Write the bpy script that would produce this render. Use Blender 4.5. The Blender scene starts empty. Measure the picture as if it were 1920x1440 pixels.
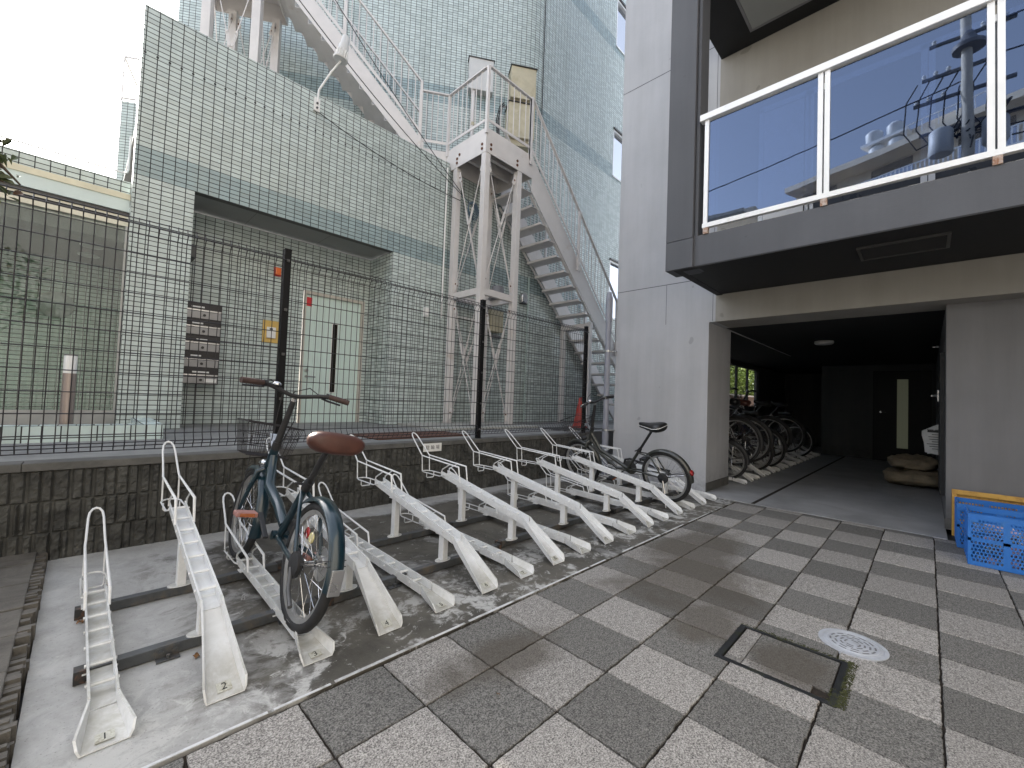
import bpy, bmesh, math, random
from mathutils import Vector, Matrix, noise
rnd = random.Random(7)
PI = math.pi
scene = bpy.context.scene
col = scene.collection
# ------------------------------------------------------------------ camera
YAW, PITCH, ROLL, FPX = .776, .034, .0376, 795.0
_f = Vector((math.cos(YAW)*math.cos(PITCH), math.sin(YAW)*math.cos(PITCH), math.sin(PITCH)))
_r = _f.cross(Vector((0, 0, 1))).normalized(); _u = _r.cross(_f)
_R = _r*math.cos(ROLL) + _u*math.sin(ROLL); _U = -_r*math.sin(ROLL) + _u*math.cos(ROLL)
cam_d = bpy.data.cameras.new('camera'); cam = bpy.data.objects.new('camera', cam_d); col.objects.link(cam)
cam.matrix_world = Matrix(((_R.x, _U.x, -_f.x, 0), (_R.y, _U.y, -_f.y, 0), (_R.z, _U.z, -_f.z, 1.02), (0, 0, 0, 1)))
cam_d.sensor_width = 36.0; cam_d.lens = FPX/1920*36; cam_d.clip_start = .02; cam_d.clip_end = 1500
scene.camera = cam
# ------------------------------------------------------------------ light
SUN_AZ, SUN_EL = math.radians(97), math.radians(31)
world = bpy.data.worlds.new('World'); scene.world = world; world.use_nodes = True
wn = world.node_tree.nodes; wl = world.node_tree.links
sky = wn.new('ShaderNodeTexSky'); sky.sky_type = 'NISHITA'; sky.sun_disc = False
sky.sun_elevation = SUN_EL; sky.sun_rotation = PI/2 - SUN_AZ
sky.air_density = 1.0; sky.dust_density = 1.6; sky.ozone_density = 1.2
whs = wn.new('ShaderNodeHueSaturation'); whs.inputs['Saturation'].default_value = .42; wl.new(sky.outputs[0], whs.inputs['Color'])
wl.new(whs.outputs[0], wn['Background'].inputs[0]); wn['Background'].inputs[1].default_value = .15
sd = bpy.data.lights.new('sun', 'SUN'); sd.energy = 4.0; sd.angle = math.radians(.5); sd.color = (1, .93, .82)
sun = bpy.data.objects.new('sun', sd); col.objects.link(sun)
sdir = Vector((math.cos(SUN_AZ)*math.cos(SUN_EL), math.sin(SUN_AZ)*math.cos(SUN_EL), math.sin(SUN_EL)))
sun.rotation_euler = sdir.to_track_quat('Z', 'Y').to_euler()
scene.view_settings.view_transform = 'Standard'; scene.view_settings.look = 'None'
scene.view_settings.exposure = 2.12; scene.view_settings.gamma = 1
scene.render.engine = 'CYCLES'
scene.cycles.max_bounces = 8; scene.cycles.diffuse_bounces = 4; scene.cycles.transparent_max_bounces = 12

# ------------------------------------------------------------------ helpers
V = Vector
ORG = {}
def tag(o, label=None, cat=None, group=None, kind=None):
    if label: o['label'] = label
    if cat: o['category'] = cat
    if group: o['group'] = group
    if kind: o['kind'] = kind
    return o
def thing(name, label, cat, loc=(0, 0, 0), rz=0, group=None):
    o = bpy.data.objects.new(name, None); col.objects.link(o)
    o.empty_display_size = .1
    o.location = loc; o.rotation_euler = (0, 0, rz)
    ORG[o.name] = Vector(loc)
    return tag(o, label, cat, group)
class MB:
    def __init__(s): s.v = []; s.f = []; s.uv = {}; s.mi = []
    def add(s, vs, fs, mi=0):
        n = len(s.v); s.v += [tuple(p) for p in vs]
        for f in fs: s.f.append([i+n for i in f]); s.mi.append(mi)
        return s
    def box(s, a, b, mi=0):
        x0, y0, z0 = [min(a[i], b[i]) for i in range(3)]; x1, y1, z1 = [max(a[i], b[i]) for i in range(3)]
        return s.add([(x0,y0,z0),(x1,y0,z0),(x1,y1,z0),(x0,y1,z0),(x0,y0,z1),(x1,y0,z1),(x1,y1,z1),(x0,y1,z1)],
                     [(0,3,2,1),(4,5,6,7),(0,1,5,4),(1,2,6,5),(2,3,7,6),(3,0,4,7)], mi)
    def bar(s, p, q, w, h, up=(0, 0, 1), mi=0):
        p = V(p); q = V(q); d = (q-p).normalized(); up = V(up)
        if abs(d.dot(up)) > .999: up = V((1, 0, 0))
        x = d.cross(up).normalized()*(w/2); y = x.normalized().cross(d).normalized()*(h/2)
        vs = [p-x-y, p+x-y, p+x+y, p-x+y, q-x-y, q+x-y, q+x+y, q-x+y]
        return s.add(vs, [(3,2,1,0),(4,5,6,7),(0,1,5,4),(1,2,6,5),(2,3,7,6),(3,0,4,7)], mi)
    def prism(s, pts, d, mi=0):
        n = len(pts); d = V(d); vs = [V(p) for p in pts] + [V(p)+d for p in pts]
        return s.add(vs, [tuple(range(n-1, -1, -1)), tuple(range(n, 2*n))] + [(i, (i+1) % n, (i+1) % n+n, i+n) for i in range(n)], mi)
    def tube(s, pts, r, n=6, closed=False, mi=0, cap=True):
        pts = [V(p) for p in pts]; m = len(pts)
        rr = r if isinstance(r, (list, tuple)) else [r]*m
        tang = []
        for i in range(m):
            if closed: t = pts[(i+1) % m]-pts[i-1]
            else: t = pts[min(i+1, m-1)]-pts[max(i-1, 0)]
            tang.append(t.normalized())
        up = V((0, 0, 1)) if abs(tang[0].z) < .9 else V((1, 0, 0))
        x = tang[0].cross(up).normalized(); vs = []
        for i in range(m):
            t = tang[i]; x = (x - t*x.dot(t)).normalized(); y = t.cross(x)
            k = 1.0
            if 0 < i < m-1 or closed:
                a = (pts[i]-pts[i-1]).normalized(); k = 1/max(.5, math.sqrt(max(.01, (1+a.dot((pts[(i+1) % m]-pts[i]).normalized()))/2)))
            for j in range(n):
                an = 2*PI*j/n; vs.append(pts[i] + (x*math.cos(an)+y*math.sin(an))*rr[i]*min(k, 1.3))
        fs = []
        for i in range(m if closed else m-1):
            for j in range(n):
                a = i*n+j; b = i*n+(j+1) % n; c = ((i+1) % m)*n+(j+1) % n; d = ((i+1) % m)*n+j
                fs.append((a, b, c, d))
        if cap and not closed: fs += [tuple(range(n-1, -1, -1)), tuple(range((m-1)*n, m*n))]
        return s.add(vs, fs, mi)
    def cyl(s, p, q, r, n=16, r2=None, mi=0): return s.tube([p, q], [r, r if r2 is None else r2], n, mi=mi)
    def torus(s, c, ax, R, r, n=40, m=8, mi=0, a0=0, a1=2*PI, e1=None):
        c = V(c); ax = V(ax).normalized()
        if e1 is None: e1 = ax.orthogonal().normalized()
        else: e1 = V(e1).normalized()
        e2 = ax.cross(e1)
        full = abs(a1-a0-2*PI) < 1e-6
        k = n if full else n+1
        pts = [c + (e1*math.cos(a0+(a1-a0)*i/n)+e2*math.sin(a0+(a1-a0)*i/n))*R for i in range(k)]
        return s.tube(pts, r, m, closed=full, mi=mi)
    def lathe(s, c, prof, n=24, mi=0, ax=(0, 0, 1)):
        c = V(c); ax = V(ax).normalized(); e1 = ax.orthogonal().normalized(); e2 = ax.cross(e1); vs = []; fs = []
        for (r, z) in prof:
            for j in range(n):
                a = 2*PI*j/n; vs.append(c+ax*z+(e1*math.cos(a)+e2*math.sin(a))*max(r, 1e-4))
        for i in range(len(prof)-1):
            for j in range(n): fs.append((i*n+j, i*n+(j+1) % n, (i+1)*n+(j+1) % n, (i+1)*n+j))
        fs += [tuple(range(n-1, -1, -1)), tuple(range((len(prof)-1)*n, len(prof)*n))]
        return s.add(vs, fs, mi)
    def loft(s, rings, mi=0, caps=True):
        n = len(rings[0]); vs = [p for r in rings for p in r]; fs = []
        for i in range(len(rings)-1):
            for j in range(n): fs.append((i*n+j, i*n+(j+1) % n, (i+1)*n+(j+1) % n, (i+1)*n+j))
        if caps: fs += [tuple(range(n-1, -1, -1)), tuple(range((len(rings)-1)*n, len(rings)*n))]
        return s.add(vs, fs, mi)
    def ball(s, c, r, sc=(1, 1, 1), n=12, mi=0):
        prof = [(math.sin(PI*i/n), -math.cos(PI*i/n)) for i in range(n+1)]
        vs = []; m = n+4
        for (a, z) in prof:
            for j in range(m): vs.append((c[0]+a*math.cos(2*PI*j/m)*r*sc[0], c[1]+a*math.sin(2*PI*j/m)*r*sc[1], c[2]+z*r*sc[2]))
        fs = [(i*m+j, i*m+(j+1) % m, (i+1)*m+(j+1) % m, (i+1)*m+j) for i in range(n) for j in range(m)]
        return s.add(vs, fs, mi)
    def quad(s, a, b, c, d, uv=None, mi=0):
        s.add([a, b, c, d], [(0, 1, 2, 3)], mi)
        if uv: s.uv[len(s.f)-1] = uv
        return s
    def wallq(s, p, q, z0, z1, u0=0, mi=0):
        """vertical wall sheet from p to q (xy), uv in metres"""
        L = math.hypot(q[0]-p[0], q[1]-p[1])
        return s.quad((p[0], p[1], z0), (q[0], q[1], z0), (q[0], q[1], z1), (p[0], p[1], z1),
                      [(u0, z0), (u0+L, z0), (u0+L, z1), (u0, z1)], mi)
    def build(s, name, mats, parent=None, smooth=False, bevel=0, autos=None, weld=False, fixn=True):
        me = bpy.data.meshes.new(name)
        o = V((0, 0, 0))
        if parent is not None:
            pr = parent
            if pr.name in ORG: o = ORG[pr.name]
        me.from_pydata([(p[0]-o.x, p[1]-o.y, p[2]-o.z) for p in s.v], [], s.f)
        if not isinstance(mats, (list, tuple)): mats = [mats]
        for m in mats: me.materials.append(m)
        for i, p in enumerate(me.polygons): p.material_index = s.mi[i]; p.use_smooth = smooth
        if s.uv:
            ul = me.uv_layers.new(name='UVMap')
            for fi, uv in s.uv.items():
                for k, li in enumerate(me.polygons[fi].loop_indices): ul.data[li].uv = uv[k]
        if fixn or weld:
            bm = bmesh.new(); bm.from_mesh(me)
            if weld: bmesh.ops.remove_doubles(bm, verts=bm.verts, dist=1e-5)
            if fixn: bmesh.ops.recalc_face_normals(bm, faces=bm.faces)
            bm.to_mesh(me); bm.free()
        if autos and hasattr(me, 'set_sharp_from_angle'):
            for p in me.polygons: p.use_smooth = True
            me.set_sharp_from_angle(angle=math.radians(autos))
        ob = bpy.data.objects.new(name, me); col.objects.link(ob)
        if parent is not None:
            ob.parent = parent; ORG[ob.name] = o.copy()
        if bevel:
            b = ob.modifiers.new('b', 'BEVEL'); b.width = bevel; b.segments = 2; b.limit_method = 'ANGLE'; b.angle_limit = math.radians(40)
            b.harden_normals = False
        return ob
def copy_tree(o, parent=None):
    c = o.copy(); col.objects.link(c)
    if parent is not None: c.parent = parent
    for ch in list(o.children): copy_tree(ch, c)
    return c
def text_mesh(name, txt, size, M, mat, parent=None, depth=.0004, align='CENTER'):
    cu = bpy.data.curves.new(name, 'FONT'); cu.body = txt; cu.size = size; cu.extrude = depth; cu.align_x = align; cu.align_y = 'CENTER'
    ob = bpy.data.objects.new('t', cu); col.objects.link(ob)
    bpy.context.view_layer.update()
    me = bpy.data.meshes.new_from_object(ob.evaluated_get(bpy.context.evaluated_depsgraph_get()))
    bpy.data.objects.remove(ob)
    me.transform(M); me.materials.clear(); me.materials.append(mat)
    if parent is not None and parent.name in ORG: me.transform(Matrix.Translation(-ORG[parent.name]))
    o = bpy.data.objects.new(name, me); col.objects.link(o)
    if parent is not None: o.parent = parent; ORG[o.name] = ORG.get(parent.name, V((0, 0, 0))).copy()
    return o
def frame(o, xa, ya):
    xa = V(xa).normalized(); ya = V(ya).normalized(); za = xa.cross(ya)
    return Matrix(((xa.x, ya.x, za.x, o[0]), (xa.y, ya.y, za.y, o[1]), (xa.z, ya.z, za.z, o[2]), (0, 0, 0, 1)))

# ------------------------------------------------------------------ materials
MATS = {}
class NT:
    def __init__(s, name):
        m = bpy.data.materials.new(name); m.use_nodes = True; s.m = m; s.t = m.node_tree; s.n = s.t.nodes; s.l = s.t.links
        s.b = s.n['Principled BSDF']; MATS[name] = m
    def N(s, ty, **kw):
        x = s.n.new(ty)
        for k, v in kw.items(): setattr(x, k, v)
        return x
    def L(s, a, b): s.l.new(a, b)
    def pos(s):
        return s.N('ShaderNodeNewGeometry').outputs['Position']
    def objc(s): return s.N('ShaderNodeTexCoord').outputs['Object']
    def math(s, op, a, b=None, c=None, clamp=False):
        x = s.N('ShaderNodeMath', operation=op); x.use_clamp = clamp
        for i, v in enumerate((a, b, c)):
            if v is None: continue
            if isinstance(v, (int, float)): x.inputs[i].default_value = v
            else: s.L(v, x.inputs[i])
        return x.outputs[0]
    def noise(s, vec, scale, detail=4, rough=.55, dist=0):
        x = s.N('ShaderNodeTexNoise'); x.inputs['Scale'].default_value = scale; x.inputs['Detail'].default_value = detail
        x.inputs['Roughness'].default_value = rough; x.inputs['Distortion'].default_value = dist
        if vec is not None: s.L(vec, x.inputs['Vector'])
        return x.outputs['Fac']
    def ramp(s, fac, stops):
        x = s.N('ShaderNodeValToRGB'); e = x.color_ramp.elements
        while len(e) < len(stops): e.new(.5)
        for i, (p, c) in enumerate(stops):
            e[i].position = p; e[i].color = (c, c, c, 1) if isinstance(c, (int, float)) else tuple(c)+(1,)
        s.L(fac, x.inputs[0]); return x.outputs[0]
    def mix(s, fac, a, b, blend='MIX'):
        x = s.N('ShaderNodeMix', data_type='RGBA', blend_type=blend)
        if isinstance(fac, (int, float)): x.inputs[0].default_value = fac
        else: s.L(fac, x.inputs[0])
        for i, v in ((6, a), (7, b)):
            if isinstance(v, tuple): x.inputs[i].default_value = v+(1,)
            else: s.L(v, x.inputs[i])
        return x.outputs[2]
    def bump(s, h, strength=.3, dist=.002, nrm=None):
        x = s.N('ShaderNodeBump'); x.inputs['Strength'].default_value = strength; x.inputs['Distance'].default_value = dist
        s.L(h, x.inputs['Height']); 
        if nrm is not None: s.L(nrm, x.inputs['Normal'])
        s.L(x.outputs[0], s.b.inputs['Normal']); return x.outputs[0]
    def col(s, c):
        if isinstance(c, tuple): s.b.inputs['Base Color'].default_value = c+(1,)
        else: s.L(c, s.b.inputs['Base Color'])
    def set(s, **kw):
        for k, v in kw.items():
            k = k.replace('_', ' ')
            if isinstance(v, (int, float)): s.b.inputs[k].default_value = v
            else: s.L(v, s.b.inputs[k])
def simple(name, c, rough=.5, metal=0, var=.12, sc=6, bump=0, bsc=60, coat=0, spec=None, dirt=None, dsc=3, dth=.6):
    k = NT(name); p = k.pos()
    f = k.noise(p, sc, 5, .6)
    a = tuple(max(0, x*(1-var)) for x in c); b = tuple(min(1, x*(1+var)) for x in c)
    cc = k.mix(k.ramp(f, [(.3, 0.), (.7, 1.)]), a, b)
    if dirt:
        g = k.noise(p, dsc, 6, .7, .4); cc = k.mix(k.ramp(g, [(dth-.08, 0.), (dth+.12, 1.)]), cc, dirt)
    k.col(cc); k.set(Roughness=k.math('MULTIPLY_ADD', f, .25, rough-.12), Metallic=metal)
    if coat: k.b.inputs['Coat Weight'].default_value = coat; k.b.inputs['Coat Roughness'].default_value = .08
    if spec is not None: k.b.inputs['Specular IOR Level'].default_value = spec
    if bump: k.bump(k.noise(p, bsc, 3, .6), bump, .004)
    return k.m

def tile_mat(name, bands, base=(.525, .595, .580), dark=(.310, .400, .415), seals=(), rough=.22, tw=.1, th=.05):
    k = NT(name)
    uv = k.N('ShaderNodeUVMap').outputs[0]
    sp = k.N('ShaderNodeSeparateXYZ'); k.L(uv, sp.inputs[0]); u, v = sp.outputs[0], sp.outputs[1]
    us = k.math('DIVIDE', u, tw); vs = k.math('DIVIDE', k.math('SUBTRACT', v, .01), th)
    fu = k.math('FRACT', us); fv = k.math('FRACT', vs)
    du = k.math('MULTIPLY', k.math('MINIMUM', fu, k.math('SUBTRACT', 1.0, fu)), tw)
    dv = k.math('MULTIPLY', k.math('MINIMUM', fv, k.math('SUBTRACT', 1.0, fv)), th)
    d = k.math('MINIMUM', du, dv)
    grout = k.math('SUBTRACT', 1.0, k.math('SMOOTHSTEP', .0022, .0042, d) if False else k.math('MULTIPLY', k.math('SUBTRACT', d, .0034), 900, clamp=True))
    cv = k.N('ShaderNodeCombineXYZ'); k.L(k.math('FLOOR', us), cv.inputs[0]); k.L(k.math('FLOOR', vs), cv.inputs[1])
    wn_ = k.N('ShaderNodeTexWhiteNoise', noise_dimensions='3D'); k.L(cv.outputs[0], wn_.inputs['Vector'])
    fac = None
    for (a, b) in bands:
        g = k.math('MULTIPLY', k.math('GREATER_THAN', v, a), k.math('LESS_THAN', v, b))
        fac = g if fac is None else k.math('MAXIMUM', fac, g)
    c = k.mix(fac, base, dark) if fac is not None else None
    hv = k.N('ShaderNodeHueSaturation'); 
    if c is None: hv.inputs['Color'].default_value = base+(1,)
    else: k.L(c, hv.inputs['Color'])
    k.L(k.math('MULTIPLY_ADD', wn_.outputs['Value'], .20, .88), hv.inputs['Value'])
    dirt = k.noise(k.pos(), 1.3, 5, .65)
    mp_ = k.N('ShaderNodeMapping'); k.L(k.pos(), mp_.inputs[0]); mp_.inputs['Scale'].default_value = (3.2, 3.2, .22)
    stk = k.noise(mp_.outputs[0], 1.0, 6, .7)
    c = k.mix(k.ramp(dirt, [(.42, 0.), (.75, .3)]), hv.outputs[0], (.34, .40, .375))
    c = k.mix(k.ramp(stk, [(.50, 0.), (.72, .45)]), c, (.30, .34, .31))
    for (z, w) in seals:
        g = k.math('LESS_THAN', k.math('ABSOLUTE', k.math('SUBTRACT', v, z)), w)
        c = k.mix(k.math('MULTIPLY', g, .6), c, (.60, .68, .67))
        dot = k.math('MULTIPLY', k.math('LESS_THAN', k.math('ABSOLUTE', k.math('SUBTRACT', v, z)), .010), k.math('LESS_THAN', du, .011))
        grout = k.math('MAXIMUM', k.math('MULTIPLY', grout, k.math('SUBTRACT', 1.0, g)), dot)
    gcol = k.mix(k.noise(k.pos(), 3, 3), (.018, .020, .021), (.052, .054, .053))
    c = k.mix(grout, c, gcol); k.col(c)
    k.set(Roughness=k.math('MULTIPLY_ADD', grout, .6, k.math('MULTIPLY_ADD', wn_.outputs['Value'], .12, rough)))
    # every glazed tile sits at a very slightly different angle
    geo = k.N('ShaderNodeNewGeometry'); va = k.N('ShaderNodeVectorMath', operation='SUBTRACT'); k.L(wn_.outputs['Color'], va.inputs[0]); va.inputs[1].default_value = (.5, .5, .5)
    vb = k.N('ShaderNodeVectorMath', operation='MULTIPLY_ADD'); k.L(va.outputs[0], vb.inputs[0]); vb.inputs[1].default_value = (.05, .05, .05); k.L(geo.outputs['Normal'], vb.inputs[2])
    vn = k.N('ShaderNodeVectorMath', operation='NORMALIZE'); k.L(vb.outputs[0], vn.inputs[0])
    k.bump(k.math('MULTIPLY', k.math('SUBTRACT', 1.0, grout), 1), .5, .002, vn.outputs[0])
    return k.m
M_tile = tile_mat('green_glazed_tile', [(3.16, 3.46), (6.71, 7.06), (10.01, 10.36)], seals=((4.435, .004),))
M_tile2 = tile_mat('pale_glazed_tile', [])

def painted(name, c, streak=.12, bumps=.35, rough=.75):
    k = NT(name); p = k.pos()
    mp = k.N('ShaderNodeMapping'); k.L(p, mp.inputs[0]); mp.inputs['Scale'].default_value = (5, 5, .35)
    s1 = k.noise(mp.outputs[0], 1.0, 6, .65); s2 = k.noise(p, 1.1, 5, .6); s3 = k.noise(p, 160, 2, .5)
    f = k.math('ADD', k.math('MULTIPLY', s1, .5), k.math('MULTIPLY', s2, .5))
    a = tuple(x*(1-streak) for x in c); b = tuple(min(1, x*(1+streak)) for x in c)
    spz = k.N('ShaderNodeSeparateXYZ'); k.L(p, spz.inputs[0]); n7 = k.noise(p, 7, 6, .7, .5)
    spl = k.math('MULTIPLY', k.ramp(spz.outputs[2], [(0., 1.), (.30, 0.)]), k.ramp(n7, [(.38, 0.), (.62, .8)]))
    cc = k.mix(spl, k.mix(k.ramp(f, [(.35, 0.), (.65, 1.)]), a, b), tuple(x*.45 for x in c))
    spot = k.noise(p, 5.5, 2, .4)
    cc = k.mix(k.ramp(spot, [(.735, 0.), (.755, .5)]), cc, tuple(x*.55 for x in c))
    k.col(cc); k.set(Roughness=rough)
    s4 = k.noise(p, 22, 3, .5)
    k.bump(k.math('ADD', k.math('MULTIPLY', s3, .6), s4), bumps, .0025)
    return k.m
M_wall = painted('painted_render', (.42, .425, .445), .12)
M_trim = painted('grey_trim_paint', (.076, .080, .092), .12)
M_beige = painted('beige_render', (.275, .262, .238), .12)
M_shadegrey = painted('shaded_grey_render', (.165, .165, .172), .16)  # grey render with the weaker light on the right mixed into its colour
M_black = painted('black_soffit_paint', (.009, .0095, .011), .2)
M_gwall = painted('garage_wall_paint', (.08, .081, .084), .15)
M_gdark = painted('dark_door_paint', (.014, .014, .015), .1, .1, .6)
M_mullwhite = simple('white_aluminium', (.74, .75, .76), .35, .1, .05, dirt=(.45, .42, .38), dth=.68)
M_post = simple('black_powder_coat', (.006, .006, .007), .55, 0, .2, spec=.2)
M_wire = simple('dark_wire_coat', (.016, .013, .015), .42, 0, .25)
M_steel = simple('beige_painted_steel', (.62, .595, .585), .5, 0, .07, sc=4, bump=.1, dirt=(.45, .36, .30), dsc=2.2, dth=.70)
M_rust = simple('rusty_bolt', (.12, .045, .02), .8, .2, .3, 40, .4)
def rackpaint():
    k = NT('white_rack_paint'); p = k.pos()
    sp = k.N('ShaderNodeSeparateXYZ'); k.L(p, sp.inputs[0])
    low = k.ramp(sp.outputs[2], [(0., 1.), (.13, .45), (.40, .10)])
    n1 = k.noise(p, 9, 6, .7, .5); n2 = k.noise(p, 55, 3, .6)
    c = k.mix(k.ramp(n2, [(.3, 0.), (.7, 1.)]), (.73, .745, .755), (.82, .83, .84))
    oi = k.N('ShaderNodeObjectInfo'); n1 = k.math('ADD', n1, k.math('MULTIPLY_ADD', oi.outputs['Random'], .12, -.07))
    geo = k.N('ShaderNodeNewGeometry'); sn = k.N('ShaderNodeSeparateXYZ'); k.L(geo.outputs['Normal'], sn.inputs[0])
    upf = k.math('MULTIPLY_ADD', k.math('ABSOLUTE', sn.outputs[2]), .75, .25)
    d1 = k.math('MULTIPLY', k.math('MULTIPLY', k.ramp(n1, [(.38, 0.), (.66, .8)]), low), upf)
    c = k.mix(d1, c, (.27, .26, .21))
    n3 = k.noise(p, 26, 5, .7, .2)
    c = k.mix(k.ramp(n3, [(.68, 0.), (.74, .7)]), c, (.42, .36, .25))
    tray = k.math('MULTIPLY', k.ramp(sp.outputs[2], [(.0, 1.), (.055, 1.), (.11, 0.)]), k.math('MULTIPLY', k.ramp(n1, [(.30, .25), (.60, 1.)]), k.math('GREATER_THAN', sn.outputs[2], .7)))
    c = k.mix(k.math('MULTIPLY', tray, .8), c, (.30, .275, .20))
    c = k.mix(k.math('MULTIPLY', k.math('GREATER_THAN', sn.outputs[2], .6), k.ramp(n2, [(.2, .25), (.7, .5)])), c, (.47, .48, .485))
    k.col(c); k.set(Roughness=.42); k.bump(n2, .08, .002)
    return k.m
M_rack = rackpaint()
M_rail = simple('galvanised_rail', (.085, .09, .095), .55, .35, .25, 14, .15, dirt=(.16, .13, .10), dsc=8, dth=.6)
M_railcap = simple('black_rail_cap', (.03, .03, .03), .6, 0, .3, 20, dirt=(.2, .09, .04), dsc=25, dth=.62)
M_mullion = simple('dark_frame', (.05, .05, .052), .4, .2, .1)
M_num = simple('black_numeral', (.015, .015, .015), .6)
M_label = simple('worn_sticker', (.50, .50, .44), .55, 0, .2, 60, dirt=(.25, .23, .17), dsc=60, dth=.55)
M_white = simple('white_plastic', (.78, .78, .77), .4, 0, .03)
M_offw = simple('grey_white_plastic', (.56, .56, .55), .45, 0, .05)
M_cream = simple('weathered_cream_box', (.52, .47, .34), .6, 0, .08, 8, dirt=(.42, .37, .25), dsc=5, dth=.58)
M_grey = simple('grey_metal', (.17, .17, .18), .5, .1, .1)
M_darkst = simple('dark_stain_steel', (.10, .10, .10), .5, .5, .1)
M_ss = simple('stainless', (.55, .55, .56), .28, 1, .05)
M_brownm = simple('bronze_mailbox', (.30, .30, .31), .35, .6, .12)
M_bronze2 = simple('dark_mail_flap', (.035, .033, .036), .35, .3, .1)
M_door = simple('mint_white_door', (.60, .72, .68), .45, 0, .03)
M_red = simple('red_sticker', (.62, .03, .04), .4, 0, .08)
M_orange = simple('orange_lamp', (.80, .16, .03), .3, 0, .1, coat=.4)
M_yboard = simple('yellow_board', (.62, .42, .12), .55, 0, .08)
M_cone = simple('red_cone', (.42, .03, .02), .45, 0, .1, dirt=(.30, .10, .07), dsc=10)
M_rubber = simple('tyre_rubber', (.018, .018, .019), .75, 0, .25, 30)
M_chrome = simple('chrome', (.62, .62, .63), .18, 1, .04)
M_alloy = simple('alloy_rim', (.60, .60, .60), .35, .85, .08, dirt=(.22, .15, .1), dsc=30, dth=.68)
M_blackp = simple('black_plastic', (.02, .02, .022), .5, 0, .2)
def beplastic(nm, c, r=.3):
    k = NT(nm); k.col(c); k.set(Roughness=r); k.b.inputs['Coat Weight'].default_value = .6; k.b.inputs['Coat Roughness'].default_value = .12
    f = k.noise(k.pos(), 30, 4, .6); k.bump(f, .03, .002); return k.m
M_teal = beplastic('teal_frame_paint', (.003, .020, .031))
M_olive = beplastic('dark_olive_frame_paint', (.028, .030, .026), .4)
M_leather = simple('brown_saddle', (.075, .027, .019), .5, 0, .2, 15, .15, 90)
M_grip = simple('brown_grip', (.055, .032, .028), .7, 0, .2, 30)
M_blacks = simple('black_saddle', (.014, .014, .015), .38, 0, .2, 20)
M_refl = simple('red_reflector', (.30, .01, .01), .2, 0, .1, coat=1)
M_yrefl = simple('yellow_reflector', (.62, .55, .28), .25, 0, .1, coat=1)
M_pedal = simple('pedal_pink_grey', (.34, .17, .15), .5, 0, .15)
M_orrefl = simple('orange_reflector', (.34, .10, .03), .25, coat=1)
M_crate = simple('blue_crate_plastic', (.025, .155, .50), .38, 0, .1, 8, .05, dirt=(.05, .17, .42), dsc=14, dth=.62)
M_board = simple('yellow_wood_frame', (.55, .32, .07), .55, 0, .12, 12, dirt=(.30, .15, .04), dsc=9)
M_sack = simple('brown_sack', (.24, .195, .135), .85, 0, .3, 9, 1, 16)
M_paper = simple('newsprint', (.52, .52, .51), .8, 0, .1, 30)
M_leaf = simple('broad_leaf', (.045, .06, .018), .5, 0, .45, 9)
M_leafb = simple('reddish_leaf', (.11, .055, .022), .5, 0, .35, 12)
M_leafg = simple('sunlit_garden_leaf', (.16, .22, .04), .55, 0, .4, 5)
M_bark = simple('bark', (.07, .05, .035), .85, 0, .3, 30, .6, 60)
M_cable = simple('black_cable', (.012, .012, .013), .5)
M_blue_cable = simple('blue_grey_cable', (.10, .15, .20), .5)
M_soil = simple('dark_soil', (.022, .018, .014), .95, 0, .5, 25, 1, 60)
M_pipe = simple('grey_pvc_pipe', (.27, .28, .33), .4, 0, .05)
M_ceilp = simple('grey_ceiling_board', (.26, .27, .265), .7, 0, .08, 2)
M_deadleaf = simple('dead_leaf', (.20, .10, .04), .8, 0, .3, 40)
M_galvw = simple('drain_metal', (.035, .037, .04), .5, .5, .3, 20, dirt=(.05, .055, .02), dsc=18, dth=.6)
M_manhole = simple('pale_painted_manhole', (.47, .49, .53), .45, .2, .08, 30, dirt=(.35, .36, .36), dsc=25, dth=.6)
M_moss = simple('moss', (.040, .044, .012), .95, 0, .5, 60, 1, 150)
def glass_mat(name, tint, refl=.25, rough=.01, ior=1.5, gtint=(.9, .93, 1)):
    k = NT(name); out = k.n['Material Output']
    tr = k.N('ShaderNodeBsdfTransparent'); tr.inputs[0].default_value = tint+(1,)
    gl = k.N('ShaderNodeBsdfGlossy'); gl.inputs['Roughness'].default_value = rough; gl.inputs[0].default_value = gtint+(1,)
    fr = k.N('ShaderNodeFresnel'); fr.inputs[0].default_value = ior
    f = k.math('MULTIPLY_ADD', fr.outputs[0], 1-refl, refl)
    mx = k.N('ShaderNodeMixShader'); k.L(f, mx.inputs[0]); k.L(tr.outputs[0], mx.inputs[1]); k.L(gl.outputs[0], mx.inputs[2])
    wob = k.N('ShaderNodeBump'); wob.inputs['Strength'].default_value = .02; wob.inputs['Distance'].default_value = .02
    k.L(k.noise(k.pos(), 2.2, 2, .5), wob.inputs['Height']); k.L(wob.outputs[0], gl.inputs['Normal'])
    k.L(mx.outputs[0], out.inputs[0]); return k.m
M_bglass = glass_mat('blue_reflective_glass', (.17, .21, .31), .10, gtint=(.55, .70, 1))
M_wglass = glass_mat('window_glass', (.82, .88, .86), .02, ior=1.35)
M_mirror = glass_mat('sky_reflecting_glass', (.10, .12, .14), .55)

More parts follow.
